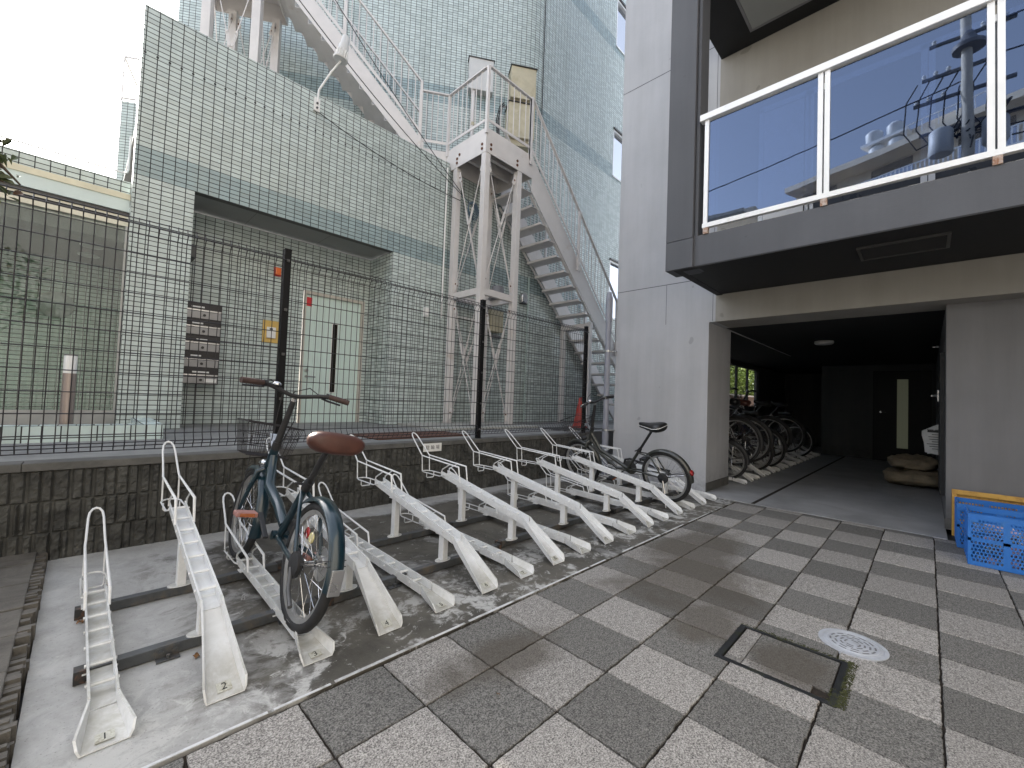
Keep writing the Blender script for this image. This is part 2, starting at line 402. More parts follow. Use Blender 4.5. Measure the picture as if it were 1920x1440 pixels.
def concrete_pad():
    k = NT('stained_concrete'); p = k.pos()
    sp = k.N('ShaderNodeSeparateXYZ'); k.L(p, sp.inputs[0])
    n1 = k.noise(p, 1.6, 8, .68, .8); n2 = k.noise(p, 7, 7, .7, .6); n3 = k.noise(p, 120, 3, .6)
    # wet and algae stained towards the middle of the pad, clean at the left end and along the edges
    xm = k.math('MULTIPLY', k.math('SUBTRACT', sp.outputs[0], .1), 1.6, clamp=True)
    ym = k.math('MULTIPLY', k.math('SUBTRACT', 3.42, sp.outputs[1]), 5.0, clamp=True)
    m = k.math('MULTIPLY', xm, ym)
    st = k.math('ADD', k.math('MULTIPLY', n1, .65), k.math('MULTIPLY', n2, .35))
    st = k.math('ADD', st, k.math('MULTIPLY', k.math('SUBTRACT', m, .62), .24))
    clean = k.mix(k.ramp(n2, [(.35, 0.), (.68, 1.)]), (.30, .297, .285), (.43, .425, .41))
    dark = k.mix(k.ramp(n1, [(.35, 0.), (.6, 1.)]), (.032, .029, .024), (.110, .100, .082))
    c = k.mix(k.ramp(st, [(.43, 0.), (.54, 1.)]), clean, dark)
    n4 = k.noise(p, 14, 6, .75, 1.2)
    c = k.mix(k.ramp(n4, [(.60, 0.), (.66, .85)]), c, (.42, .415, .39))
    n6 = k.noise(p, 2.6, 5, .6, 1.5); edge = k.math('MULTIPLY', k.math('SUBTRACT', 2.15, sp.outputs[1]), 2.2, clamp=True)
    c = k.mix(k.math('MULTIPLY', k.ramp(k.math('ADD', k.math('MULTIPLY', n6, .6), k.math('MULTIPLY', n4, .4)), [(.50, 0.), (.56, .9)]), edge), c, (.46, .455, .435))
    c = k.mix(k.ramp(n3, [(.60, 0.), (.72, .5)]), c, (.06, .055, .05))
    k.col(c); k.set(Roughness=k.ramp(st, [(.45, .8), (.6, .55)]))
    k.bump(k.math('ADD', n3, k.math('MULTIPLY', n2, .7)), .3, .003)
    return k.m
M_pad = concrete_pad()
def plain_conc(name, a, b, sc=3, r=.7, bs=.3):
    k = NT(name); p = k.pos(); n1 = k.noise(p, sc, 7, .65, .6); n3 = k.noise(p, 130, 3, .6)
    c = k.mix(k.ramp(n1, [(.35, 0.), (.65, 1.)]), a, b)
    c = k.mix(k.ramp(n3, [(.55, 0.), (.75, .35)]), c, tuple(x*.5 for x in a))
    k.col(c); k.set(Roughness=r); k.bump(n3, bs, .003); return k.m
M_gfloor = plain_conc('garage_floor_concrete', (.25, .252, .256), (.37, .375, .385), 2.2, .42, .12)
M_nfloor = plain_conc('neighbour_floor', (.16, .16, .16), (.26, .26, .25))
M_base = plain_conc('footing_concrete', (.30, .30, .27), (.42, .42, .39))
M_blk = plain_conc('split_block', (.033, .033, .031), (.085, .085, .078), 7, .85, 1.0)
M_cap = plain_conc('block_cap', (.075, .075, .072), (.13, .128, .122), 6, .8, .4)
M_kerb = plain_conc('slate_kerb', (.075, .068, .058), (.15, .138, .12), 5, .8, .8)
M_street = plain_conc('asphalt', (.045, .045, .048), (.075, .075, .078), 2, .85, .5)
M_line = simple('white_edge_paint', (.60, .61, .62), .6, 0, .08, 8, dirt=(.2, .19, .17), dsc=9, dth=.56)
def paver(name, tones):
    k = NT(name); p = k.pos()
    at = k.N('ShaderNodeAttribute'); at.attribute_name = 'tone'
    n1 = k.noise(p, 185, 2, .8); n2 = k.noise(p, 2.2, 6, .65, .5); n4 = k.noise(p, 45, 4, .75)
    grit = k.math('ADD', k.math('MULTIPLY', n1, .75), k.math('MULTIPLY', n4, .25))
    c = k.mix(k.ramp(grit, [(.38, 0.), (.64, 1.)]), (.070, .065, .060), (.47, .445, .415))
    c2 = k.mix(k.ramp(grit, [(.38, 0.), (.66, 1.)]), (.028, .027, .025), (.265, .254, .235))
    tone = k.N('ShaderNodeSeparateColor'); k.L(at.outputs['Color'], tone.inputs[0])
    c = k.mix(tone.outputs[0], c2, c)
    # damp stains near the drain and along the pad
    sp = k.N('ShaderNodeSeparateXYZ'); k.L(p, sp.inputs[0])
    def blob(cx, cy, rx, ry):
        a = k.math('DIVIDE', k.math('SUBTRACT', sp.outputs[0], cx), rx); b = k.math('DIVIDE', k.math('SUBTRACT', sp.outputs[1], cy), ry)
        return k.math('SUBTRACT', 1.0, k.math('SQRT', k.math('ADD', k.math('MULTIPLY', a, a), k.math('MULTIPLY', b, b))), clamp=True)
    bl = k.math('MAXIMUM', blob(2.6, 1.0, .9, .55), blob(3.25, 1.2, .85, .40))
    bl = k.math('MAXIMUM', bl, k.math('MAXIMUM', blob(1.2, 1.2, .45, .2), k.math('MAXIMUM', blob(2.15, .72, .42, .30), blob(2.05, .40, .26, .26))))
    st = k.ramp(k.math('ADD', k.math('MULTIPLY', bl, 1.0), k.math('MULTIPLY', k.math('SUBTRACT', n2, .5), 1.6)), [(.22, 0.), (.62, .72)])
    c = k.mix(st, c, (.070, .058, .044))
    bright = k.math('MULTIPLY_ADD', tone.outputs[1], .24, .88)
    mm = k.N('ShaderNodeMix', data_type='RGBA', blend_type='MULTIPLY'); mm.inputs[0].default_value = 1; k.L(c, mm.inputs[6])
    cb = k.N('ShaderNodeCombineColor'); [k.L(bright, cb.inputs[i]) for i in range(3)]; k.L(cb.outputs[0], mm.inputs[7])
    k.col(mm.outputs[2]); k.set(Roughness=.8); k.bump(grit, .55, .0022)
    return k.m
M_pave = paver('exposed_aggregate_paver', None)
M_joint = simple('dark_joint_sand', (.020, .014, .009), .95, 0, .5, 40, .8, 200)
# ================================================================== SETTING
def plane(name, x0, y0, x1, y1, z, m):
    b = MB().quad((x0, y0, z), (x1, y0, z), (x1, y1, z), (x0, y1, z)); o = b.build(name, m); return tag(o, kind='structure')
plane('ground', -120, -120, 120, 120, -.05, M_street)
plane('joint_bed', -3.2, -4.3, 5.03, 1.475, -.009, M_joint)
XI = {0: .554, 1: .854, 2: 1.151, 3: 1.451, 4: 1.731, 5: 2.04, 6: 2.339, 7: 2.6, 8: 2.893, 9: 3.225, 10: 3.562, 11: 3.896, 12: 4.232, 13: 4.574, 14: 4.92, 15: 5.03}
for i in range(-1, -13, -1): XI[i] = XI[i+1]-.2989
YJ = {0: 1.475, 1: 1.179, 2: .867, 3: .565, 4: .264, 5: -.041}
for j in range(6, 20): YJ[j] = YJ[j-1]-.302
HX0, HX1, HY0, HY1 = 1.875, 2.235, .221, .622
def paving():
    b = MB(); tones = []
    g = .0035
    for i in range(-12, 15):
        for j in range(0, 19):
            x0, x1 = XI[i]+g, XI[i+1]-g; y1, y0 = YJ[j]-g, YJ[j+1]+g
            if j == 0: y1 -= .008
            rects = [(x0, x1, y0, y1)]
            out = []
            for (a, c, d, e) in rects:     # cut round the drain hatch
                if a < HX1 and c > HX0 and d < HY1 and e > HY0:
                    if a < HX0: out.append((a, HX0, d, e))
                    if c > HX1: out.append((HX1, c, d, e))
                    aa, cc = max(a, HX0), min(c, HX1)
                    if d < HY0: out.append((aa, cc, d, HY0))
                    if e > HY1: out.append((aa, cc, HY1, e))
                else: out.append((a, c, d, e))
            dz = rnd.uniform(-.0018, .0014); tn = (0. if (i+j) % 2 == 0 else 1., rnd.random())
            for (a, c, d, e) in out:
                n = len(b.f); k = .0022
                near = (a-1.5)**2+(d-.6)**2 < 9
                m = 14 if near else 5
                def edge_(q, r_, nx_, ny_):
                    o_ = []
                    for t_ in range(m):
                        f_ = t_/m; jt = (rnd.gauss(0, .0011)-(.0035 if rnd.random() < .07 else 0)) if t_ else -.0015
                        o_.append((q[0]+(r_[0]-q[0])*f_-nx_*jt*-1, q[1]+(r_[1]-q[1])*f_-ny_*jt*-1))
                    return o_
                ol = edge_((a, d), (c, d), 0, -1)+edge_((c, d), (c, e), 1, 0)+edge_((c, e), (a, e), 0, 1)+edge_((a, e), (a, d), -1, 0)
                mx_, my_ = (a+c)/2, (d+e)/2; hx_, hy_ = (c-a)/2, (e-d)/2
                ins = [(mx_+(x_-mx_)*(1-k/hx_), my_+(y_-my_)*(1-k/hy_)) for x_, y_ in ol]
                b.loft([[(x_, y_, -.02) for x_, y_ in ol], [(x_, y_, dz-k) for x_, y_ in ol], [(x_, y_, dz) for x_, y_ in ins]])
                tones += [tn]*(len(b.f)-n)
    o = b.build('paving', M_pave); me = o.data
    ca = me.color_attributes.new('tone', 'FLOAT_COLOR', 'CORNER')
    for p in me.polygons:
        for li in p.loop_indices: ca.data[li].color = (tones[p.index][0], tones[p.index][1], 0, 1)
    tag(o, kind='structure'); return o
paving()
pad = MB().box((-.075, 1.478, -.06), (5.03, 3.57, .0)).build('concrete_pad', M_pad); tag(pad, kind='structure')
# painted, flaking front edge of the pad
b = MB(); x = -.07
while x < 4.6:
    L = rnd.uniform(.12, .6); g = rnd.uniform(0, .03) if x < 2.2 else rnd.uniform(.02, .25)
    w = rnd.uniform(.009, .013)
    b.box((x, 1.479, .0005), (min(x+L, 4.9), 1.479+w, .003)); x += L+g
tag(b.build('painted_edge_line', M_line), kind='structure')
gf = MB().box((5.032, -.12, -.06), (14.5, 3.0, .004)).build('garage_floor', M_gfloor); tag(gf, kind='structure')
MBj = MB(); MBj.box((5.034, 1.30, .0042), (12, 1.335, .0062)); tag(MBj.build('floor_joint', M_joint), kind='structure')
nb = MB().box((-6, 3.70, -.06), (14, 6.9, .555)).build('neighbour_floor', M_nfloor); tag(nb, kind='structure')
# planting bed at the left edge: soil, slab strip and chipped kerb
tag(MB().box((-1.4, .9, -.05), (-.25, 3.57, .045)).build('planting_soil', M_soil), kind='structure')
b = MB(); y = 1.0
while y < 3.56:
    L = rnd.uniform(.26, .34); L = min(L, 3.565-y)
    b.box((-.252, y+.003, -.05), (-.118, y+L-.003, .062+rnd.uniform(-.003, .003))); y += L
tag(b.build('stone_slab_strip', M_kerb, bevel=.004), kind='structure')
b = MB(); y = 1.0
while y < 3.56:
    L = rnd.uniform(.012, .03)
    b.box((-.118, y, -.05), (-.080+rnd.uniform(-.012, .008), min(y+L, 3.565), .050+rnd.uniform(-.022, .014))); y += L
tag(b.build('chipped_kerb', M_kerb), kind='structure')

# ================================================================== BLOCK WALL
t = thing('block_wall', 'low dark split-face concrete block wall under the mesh fence', 'wall', (2.5, 3.57, 0))
def rough_face():
    x0, x1, z0, z1 = -1.4, 5.22, -.02, .512; nx, nz = 700, 54
    course = .1775; me = MB(); vs = []
    ribs = {}
    def rib(ci):
        if ci not in ribs:
            r = random.Random(ci*17+3); xs = [x0-.1]; 
            while xs[-1] < x1+.2: xs.append(xs[-1]+r.choice([.045, .055, .07, .06, .05]))
            ribs[ci] = xs
        return ribs[ci]
    import bisect
    for k in range(nz+1):
        z = z0+(z1-z0)*k/nz
        ci = int((z-z0)/course); dz = min((z-z0) % course, course-(z-z0) % course)
        xs = rib(ci)
        for i in range(nx+1):
            x = x0+(x1-x0)*i/nx
            bi = bisect.bisect(xs, x)-1; dx = min(x-xs[bi], xs[bi+1]-x); w = xs[bi+1]-xs[bi]
            off = .2 if ci % 2 else 0
            bx = (x+off) % .398; bj = min(bx, .398-bx)
            d = .004
            if dz < .006 or bj < .004: d = -.008
            elif dx < .0075: d = -.007
            else:
                nn = noise.noise(V((x*42, z*42, bi*3.1+ci))); n2 = noise.noise(V((x*110, z*110, 5)))
                d = .009+nn*.0105+n2*.0045
                if z < .01: d += 0
            vs.append((x, 3.575-d, z))
    fs = []
    for k in range(nz):
        for i in range(nx):
            a = k*(nx+1)+i; fs.append((a, a+1, a+nx+2, a+nx+1))
    return me.add(vs, fs)
rough_face().build('block_face', M_blk, t, fixn=False)
MB().box((-1.4, 3.60, -.02), (5.22, 3.70, .512)).build('block_core', M_blk, t)
b = MB(); x = -1.4
while x < 5.2:
    L = min(.6, 5.22-x); b.box((x+.001, 3.562, .512), (x+L-.001, 3.72, .556)); x += L
b.build('cap', M_cap, t, bevel=.003)
# parking sign on the wall
t = thing('wall_sign', 'small white three-character bicycle parking sign on the block wall', 'sign', (2.515, 3.553, .498))
MB().box((2.406, 3.550, .458), (2.624, 3.556, .540)).build('plate', M_white, t, bevel=.001)
for k, ch in enumerate('駐輪場'):
    text_mesh('lettering', ch, .046, frame((2.515+(k-1)*.060, 3.5495, .497), (1, 0, 0), (0, 0, 1)), simple('sign_ink', (.10, .10, .11)) if 'sign_ink' not in MATS else MATS['sign_ink'], t, depth=.0005)

# ================================================================== MESH FENCE
FY = 3.635
t = thing('mesh_fence', 'black welded wire mesh fence standing on the block wall', 'fence', (2.5, FY, .556))
posts = [1.105, 3.185, 5.27]
ztop, zbot = 2.09, .60
def panel(x0, x1):
    b = MB(); r = .0026
    prof = [(FY-.012, zbot), (FY-.012, zbot+.012), (FY-.045, zbot+.055), (FY-.012, zbot+.10), (FY-.012, ztop-.10), (FY-.045, ztop-.052), (FY-.012, ztop-.012), (FY-.012, ztop)]
    n = int((x1-x0)/.0512); 
    for i in range(n+1):
        x = x0+(x1-x0)*(i+.5)/(n+1)
        b.tube([(x, y, z) for y, z in prof], r, 4)
    zs = [(FY-.012-.004, zbot+.004), (FY-.045-.004, zbot+.055), (FY-.016, zbot+.104), (FY-.016, zbot+.030)] + [(FY-.016, zbot+.104+(ztop-zbot-.208)*k/10) for k in range(1, 10)] + [(FY-.016, ztop-.104), (FY-.049, ztop-.052), (FY-.016, ztop-.008), (FY-.016, ztop-.03)]
    for (y, z) in zs: b.tube([(x0, y, z), (x1, y, z)], .0033, 4)
    b.build('mesh_panel', M_wire, t)
edges = [-.98]+posts
for a, c in zip(edges[:-1], edges[1:]): panel(a+.02, c-.012)
MB_ = None
for x in posts[:2]+[5.245]:
    if x > 5: pass
    z1 = ztop+.035
    p = MB(); p.box((x-.025, FY-.02, .545), (x+.025, FY+.025, z1)); p.box((x-.027, FY-.022, z1), (x+.027, FY+.027, z1+.008))
    o = p.build('post', M_post, t, bevel=.002)
    if x > 5.2: pass
    for z in (zbot+.06, .95, 1.3, 1.65, ztop-.05):
        MB().box((x-.010, FY-.034, z-.010), (x+.010, FY-.0205, z+.010)).cyl((x, FY-.034, z), (x, FY-.038, z), .005, 8).build('clamp', M_ss if z < .7 else M_darkst, t)

# ================================================================== GREY APARTMENT BUILDING
G = thing('grey_apartment_building', 'grey rendered apartment building with an open ground-floor bicycle garage', 'building', (5.23, 1.5, 0))
FX = 5.23; ZL = 2.02; YL, YR = 1.87, -.12; YP = 3.12
b = MB()
b.box((FX, YL, 0), (6.02, YP, ZL-.0)).build('pillar', M_wall, G)
b = MB(); b.box((FX, YL+.0, ZL), (9.5, YP, 12)); b.box((FX, 1.80, ZL), (5.75, YL, 12)); b.build('facade_wall', M_wall, G)
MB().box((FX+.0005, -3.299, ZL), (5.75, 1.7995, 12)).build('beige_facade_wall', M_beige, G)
# shallow formwork joints on the facade
b = MB()
for z in (2.556, 5.41): b.box((FX-.0015, 1.8, z-.004), (FX+.0, YP+.001, z+.004)); 
for y, z0, z1 in ((2.405, ZL+.02, 2.55), (1.83, 2.03, 9.0)): b.box((FX-.0012, y-.0025, z0), (FX, y+.0025, z1))
b.build('render_joint', M_trim, G)
b = MB(); b.box((5.48, -3.299, 0), (5.75, YR, ZL)); b.box((5.75, -9, 0), (12.2, YR, ZL+.3)); b.build('ground_wall', M_shadegrey, G)
b = MB(); b.box((5.470, -9, 0), (5.48, YR+.008, .10)); b.box((FX-.0, YL-.008, 0), (6.02, YL, .105)); b.build('skirting', M_cap, G)
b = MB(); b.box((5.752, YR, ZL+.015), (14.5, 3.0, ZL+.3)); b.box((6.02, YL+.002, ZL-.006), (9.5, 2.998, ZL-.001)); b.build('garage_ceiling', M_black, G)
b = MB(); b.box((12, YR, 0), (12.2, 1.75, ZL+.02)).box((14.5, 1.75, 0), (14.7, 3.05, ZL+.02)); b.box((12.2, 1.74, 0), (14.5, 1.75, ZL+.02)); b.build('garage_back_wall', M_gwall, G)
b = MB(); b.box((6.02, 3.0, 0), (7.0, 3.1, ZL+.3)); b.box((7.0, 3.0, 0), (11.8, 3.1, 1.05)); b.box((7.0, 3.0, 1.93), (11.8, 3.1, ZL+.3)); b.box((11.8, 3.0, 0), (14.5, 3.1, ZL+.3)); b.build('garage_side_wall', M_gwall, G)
for x in (8.6, 10.2, 11.0, 11.75): MB().box((x-.035, 3.02, 1.051), (x+.035, 3.06, 1.929)).build('opening_mullion', M_mullion, G)
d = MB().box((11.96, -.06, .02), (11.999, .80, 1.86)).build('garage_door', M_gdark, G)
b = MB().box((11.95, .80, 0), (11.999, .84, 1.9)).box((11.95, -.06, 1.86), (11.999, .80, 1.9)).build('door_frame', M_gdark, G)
k = NT('frosted_lit_pane'); k.col((.42, .44, .33)); k.set(Roughness=.4); k.b.inputs['Emission Color'].default_value = (.62, .66, .42, 1); k.b.inputs['Emission Strength'].default_value = .010
w = MB().box((11.95, .285, .29), (11.959, .455, 1.72)).build('door_window', k.m, G)
MB().cyl((11.95, .71, 1.03), (11.90, .71, 1.03), .02, 12).cyl((11.90, .71, 1.03), (11.90, .62, 1.03), .011, 8).build('door_handle', M_ss, G)
MB().cyl((14.46, 2.9, 0), (14.46, 2.9, ZL), .05, 14).build('inner_pipe', M_gwall, G)
# meter cupboard door standing ajar by the right jamb
b = MB().box((5.80, YR+.002, .25), (6.62, YR+.035, 1.62)).build('meter_door', M_gdark, G)
b = MB(); 
for z in (1.22, 1.75): b.cyl((6.45, YR+.035, z), (6.45, YR+.085, z), .012, 10)
b.box((6.43, YR+.03, 1.16), (6.47, YR+.045, 1.28)); b.cyl((6.45, YR+.085, 1.22), (6.56, YR+.085, 1.22), .009, 8)
b.build('lever_handle', M_ss, G)
tt = thing('ceiling_lamp', 'round white lamp on the black garage ceiling', 'lamp', (7.66, 1.095, 2.03))
MB().lathe((7.66, 1.095, 1.985), [(.02, 0), (.10, .004), (.12, .02), (.12, .05)], 24).build('diffuser', M_offw, tt, smooth=True)

b = MB(); b.box((-4.5, -9, -.05), (5.2, -3.3, 9.5)); b.build('added_shade_wing', M_beige, G)  # unseen wing, added to keep sky light off the right facade
M_darkpane = simple('dark_room_pane', (.03, .035, .045), .3)
# balcony -----------------------------------------------------------
BX = 4.03; Z0, Z1 = 2.33, 2.625
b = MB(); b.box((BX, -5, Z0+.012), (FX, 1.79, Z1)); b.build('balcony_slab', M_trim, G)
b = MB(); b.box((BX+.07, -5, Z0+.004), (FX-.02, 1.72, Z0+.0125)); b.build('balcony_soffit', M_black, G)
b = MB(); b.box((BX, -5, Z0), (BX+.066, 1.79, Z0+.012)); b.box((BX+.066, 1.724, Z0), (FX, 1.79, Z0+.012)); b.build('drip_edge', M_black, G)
b = MB(); b.box((BX+.02, -5, Z1), (FX, 1.76, Z1+.01)); b.build('balcony_floor', M_pad, G)
b = MB(); b.box((BX-.03, 1.595, Z0+.001), (BX+.23, 1.86, 2.61)); b.box((BX-.03, 1.60, 2.613), (BX+.23, 1.86, 12)); b.box((BX+.002, 1.565, Z0+.002), (BX+.20, 1.5955, 12)); b.build('balcony_column', M_trim, G, bevel=.004)
b = MB(); b.box((BX-.004, -.52, Z0+.02), (BX, -.515, Z1)); b.build('slab_joint', M_black, G)
for (xa, xb, ya, yb) in ((4.31, 4.68, -.12, .414),):
    h = MB()
    h.box((xa, ya, Z0-.012), (xa+.02, yb, Z0+.004)); h.box((xb-.02, ya, Z0-.012), (xb, yb, Z0+.004)); h.box((xa+.02, ya, Z0-.012), (xb-.02, ya+.02, Z0+.004)); h.box((xa+.02, yb-.02, Z0-.012), (xb-.02, yb, Z0+.004))
    hf = h.build('escape_hatch_frame', M_mullion, G); MB().box((xa+.022, ya+.022, Z0-.004), (xb-.022, yb-.022, Z0+.003)).build('hatch_lid', M_gdark, hf)
# railing
r = MB(); r.box((BX-.03, -5, 3.715), (BX+.045, 1.555, 3.775)).build('top_rail', M_mullwhite, G, bevel=.004)
r = MB(); r.box((BX-.014, -5, 2.685), (BX+.030, 1.52, 2.726)).build('bottom_rail', M_mullwhite, G)
MB().box((BX-.010, 1.477, 2.727), (BX+.032, 1.513, 3.714)).build('rail_stile', M_mullwhite, G)
for y in (.60, -.305, -1.21, -2.115, -3.02):
    for dy in (-.031, .014): MB().box((BX-.010, y+dy-.013, 2.727), (BX+.032, y+dy+.021, 3.714)).build('rail_stile', M_mullwhite, G)
M_rb = simple('rusty_bracket', (.42, .36, .32), .6, .1, .2, 30, dirt=(.22, .10, .05), dsc=25, dth=.5)
for y in (1.49, .59, -.315, -1.22, -2.12): MB().box((BX-.012, y-.022, 2.627), (BX+.03, y+.022, 2.684)).build('rail_bracket', M_rb, G)
ys = [1.477, .622, .583, -.282, -.322, -1.187, -1.227, -2.09, -2.13, -3.0]
for a, c in zip(ys[::2], ys[1::2]):
    MB().box((BX+.006, c, 2.7265), (BX+.012, a, 3.70)).build('glass_panel', M_bglass, G)
# sliding windows behind the balcony glass
b = MB(); b.box((FX-.03, -3.2, 2.66), (FX-.001, 1.35, 4.35)); b.build('window_opening', M_mullion, G)
b = MB()
for y in (1.33, .90, .87, .03, -.02, -.9, -1.8): b.box((FX-.06, y-.022, 2.66), (FX-.03, y+.022, 4.35))
b.box((FX-.06, -3.2, 4.30), (FX-.031, 1.35, 4.36)); b.build('window_frame', M_mullwhite, G)
MB().box((FX-.042, -3.2, 2.68), (FX-.036, 1.33, 4.30)).build('window_pane', M_darkpane, G)
MB().box((FX-.075, .93, 2.66), (FX-.062, 1.30, 4.28)).build('curtain_panel', M_white, G)
# upper balcony
b = MB(); b.box((BX, -5, 5.22), (FX, 1.79, 5.6)); b.build('upper_balcony_slab', M_trim, G)
b = MB(); b.box((BX+.0, -5, 5.205), (FX-.001, 1.79, 5.2195)); b.build('upper_balcony_soffit', M_black, G)
h = MB(); xa, xb, ya, yb = 4.5, 5.02, .72, 1.42
h.box((xa, ya, 5.185), (xa+.025, yb, 5.2045)); h.box((xb-.025, ya, 5.185), (xb, yb, 5.2045)); h.box((xa+.025, ya, 5.185), (xb-.025, ya+.025, 5.2045)); h.box((xa+.025, yb-.025, 5.185), (xb-.025, yb, 5.2045))
hf = h.build('upper_hatch_frame', M_grey, G); MB().box((xa+.027, ya+.027, 5.19), (xb-.027, yb-.027, 5.203)).build('hatch_lid', M_ceilp, hf)
# downpipe at the pillar's far corner
P = thing('downpipe', 'grey drainpipe on the far corner of the grey pillar', 'pipe', (5.12, 3.17, 0))
pb = MB(); px_, py_ = 5.15, 3.20
pb.cyl((px_, py_, 0), (px_, py_, 2.50), .039, 20); pb.build('pipe', M_pipe, P, autos=40)
MB().cyl((px_, py_, 2.15), (px_, py_, 2.46), .045, 20).cyl((px_, py_, .60), (px_, py_, .34), .045, 20).build('socket', M_pipe, P, autos=40)
MB().cyl((px_, py_, 2.461), (px_, py_, 2.56), .048, 20, .030).build('spout', M_pipe, P, autos=40)
for z in (.62, 1.72): MB().cyl((px_, py_, z), (px_, py_, z+.022), .0465, 20).box((px_+.03, py_-.10, z+.002), (px_+.075, py_+.01, z+.02)).build('pipe_clip', M_ss, P)

# ================================================================== GREEN TILED BUILDING
T = thing('green_tiled_building', 'pale green glazed tile building with a recessed entrance and a roof terrace', 'building', (2, 5.75, .55))
TY = 5.75; XL, XR, RX0, RX1, RZ, ZT = .275, 14.0, .78, 3.20, 3.16, 4.93
RB = 6.45
b = MB()
b.wallq((XL, TY), (RX0, TY), .5, RZ, XL)
b.wallq((RX1, TY), (XR, TY), .5, RZ, RX1)
for (xa, xb, za, zb_) in ((XL, 9.22, RZ, ZT), (10.9, XR, RZ, ZT), (9.22, 10.9, 4.62, ZT), (9.22, 10.9, RZ, 3.17)): b.quad((xa, TY, za), (xb, TY, za), (xb, TY, zb_), (xa, TY, zb_), [(xa, za), (xb, za), (xb, zb_), (xa, zb_)])
b.wallq((XL, TY+.2), (XL, TY), .5, ZT, -.2); b.wallq((XL, TY+.2), (9.2, TY+.2), 4.0, ZT, 0)
b.quad((XL, TY, ZT), (XR, TY, ZT), (XR, TY+.2, ZT), (XL, TY+.2, ZT), [(XL, 0), (XR, 0), (XR, .2), (XL, .2)])
# reveal sides of the entrance recess
b.wallq((RX0, TY), (RX0, RB), .5, RZ, 0); b.wallq((RX1, RB), (RX1, TY), .5, RZ, -.7)
b.build('front_wall', M_tile, T, fixn=False)
b = MB(); b.wallq((RX0, RB), (2.20, RB), .5, RZ, RX0); b.wallq((3.13, RB), (RX1, RB), .5, RZ, 3.13)
b.quad((2.20, RB, 2.48), (3.13, RB, 2.48), (3.13, RB, RZ), (2.20, RB, RZ), [(2.2, 2.48), (3.13, 2.48), (3.13, RZ), (2.2, RZ)])
b.build('recess_wall', M_tile2, T, fixn=False)
b = MB(); b.box((RX0, TY+.09, RZ+.02), (RX1, RB, RZ+.03)); b.build('recess_ceiling', M_ceilp, T)
b = MB(); b.box((RX0, TY+.001, RZ-.001), (RX1, TY+.09, RZ+.019)); b.build('ceiling_edge', M_mullion, T)
b = MB()
for x in (1.42, 2.33): b.box((x-.002, TY+.09, RZ+.0185), (x+.002, RB, RZ+.0195))
b.build('ceiling_joint', M_mullion, T)
# entrance door
dr = MB().box((2.245, RB+.03, .555), (3.085, RB+.07, 2.43)).build('entrance_door', M_door, T)
b = MB()
for k_ in range(1, 12):
    x = 2.245+k_*.07
    if 2.62 < x < 2.76: 
        b.box((x-.0012, RB+.0288, .56), (x+.0012, RB+.0299, .95)); b.box((x-.0012, RB+.0288, 2.12), (x+.0012, RB+.0299, 2.42)); continue
    b.box((x-.0012, RB+.0288, .56), (x+.0012, RB+.0299, 2.42))
b.build('door_groove', simple('door_shadow_line', (.42, .52, .49)), dr)
MB().box((2.645, RB+.022, 1.0), (2.735, RB+.0285, 2.06)).build('door_window', M_white, dr)
MB().box((2.655, RB+.016, 1.012), (2.725, RB+.021, 2.048)).build('door_pane', simple('dark_door_glass', (.02, .018, .014), .12), dr)
MB().cyl((2.30, RB+.028, 1.32), (2.30, RB-.01, 1.32), .024, 14).cyl((2.30, RB+.028, 1.23), (2.30, RB-.02, 1.23), .018, 12).cyl((2.30, RB-.02, 1.23), (2.42, RB-.02, 1.225), .010, 8).build('door_handle', M_ss, dr)
MB().box((2.26, RB+.024, 2.26), (2.335, RB+.0285, 2.39)).build('red_sticker', M_red, dr)
MB().box((2.205, RB-.012, .555), (2.243, RB+.07, 2.475)).box((3.087, RB-.012, .555), (3.128, RB+.07, 2.475)).box((2.243, RB-.012, 2.432), (3.087, RB+.07, 2.475)).build('door_frame', simple('beige_frame', (.50, .47, .42), .5), T)
# upper storeys: angled wing (face A) and long wall continuing to the right (face B)
cx, cy = 6.22, TY
dA = V((.83867, -.54464, 0)); nA = V((.54464, .83867, 0))
def PA(s, k=0): p = V((cx, cy, 0))+dA*s+nA*k; return (p.x, p.y)
ZH = 14
b = MB()
# rounded corner
arc = []
c0 = V((cx, cy, 0)); a0 = PA(-.22); a1 = (cx+.22, cy)
for i in range(7):
    u = i/6; q = V(a0+(0,))*(1-u)**2 + c0*2*u*(1-u) + V(a1+(0,))*u*u; arc.append((q.x, q.y))
# tall windows on face B
WIN = [(9.22, 10.9, 3.17, 4.62), (9.22, 10.9, 6.80, 8.0), (9.22, 10.9, 10.2, 11.45)]
L = 0
u0 = -3.43
b.wallq(PA(-3.43), PA(-.22), 4.0, ZH, 0.0)
u = 3.21
for p, q in zip(arc[:-1], arc[1:]):
    b.wallq(p, q, ZT, ZH, u); u += math.hypot(q[0]-p[0], q[1]-p[1])
def bw(x0, x1, z0, z1): b.quad((x0, TY, z0), (x1, TY, z0), (x1, TY, z1), (x0, TY, z1), [(x0, z0), (x1, z0), (x1, z1), (x0, z1)])
bw(a1[0], 9.22, ZT, ZH); bw(10.9, 14, ZT, ZH); bw(9.22, 10.9, ZT, 6.80); bw(9.22, 10.9, 8.0, 10.2); bw(9.22, 10.9, 11.45, ZH)
b.wallq(PA(-3.43, .42), PA(-3.43), 4.0, ZH, -.42)
b.wallq(PA(-6.6, .42), PA(-3.43, .42), 4.0, ZH, -3.17)
b.wallq(PA(-6.6, 5.0), PA(-6.6, .42), 4.0, ZH, 0)
b.build('upper_wall', M_tile, T, fixn=False)
b = MB(); b.box((PA(-6.6, 5)[0], PA(-6.6, 5)[1]+1, 4.0), (14, 16, ZH)); b.build('rear_block', M_tile2, T)
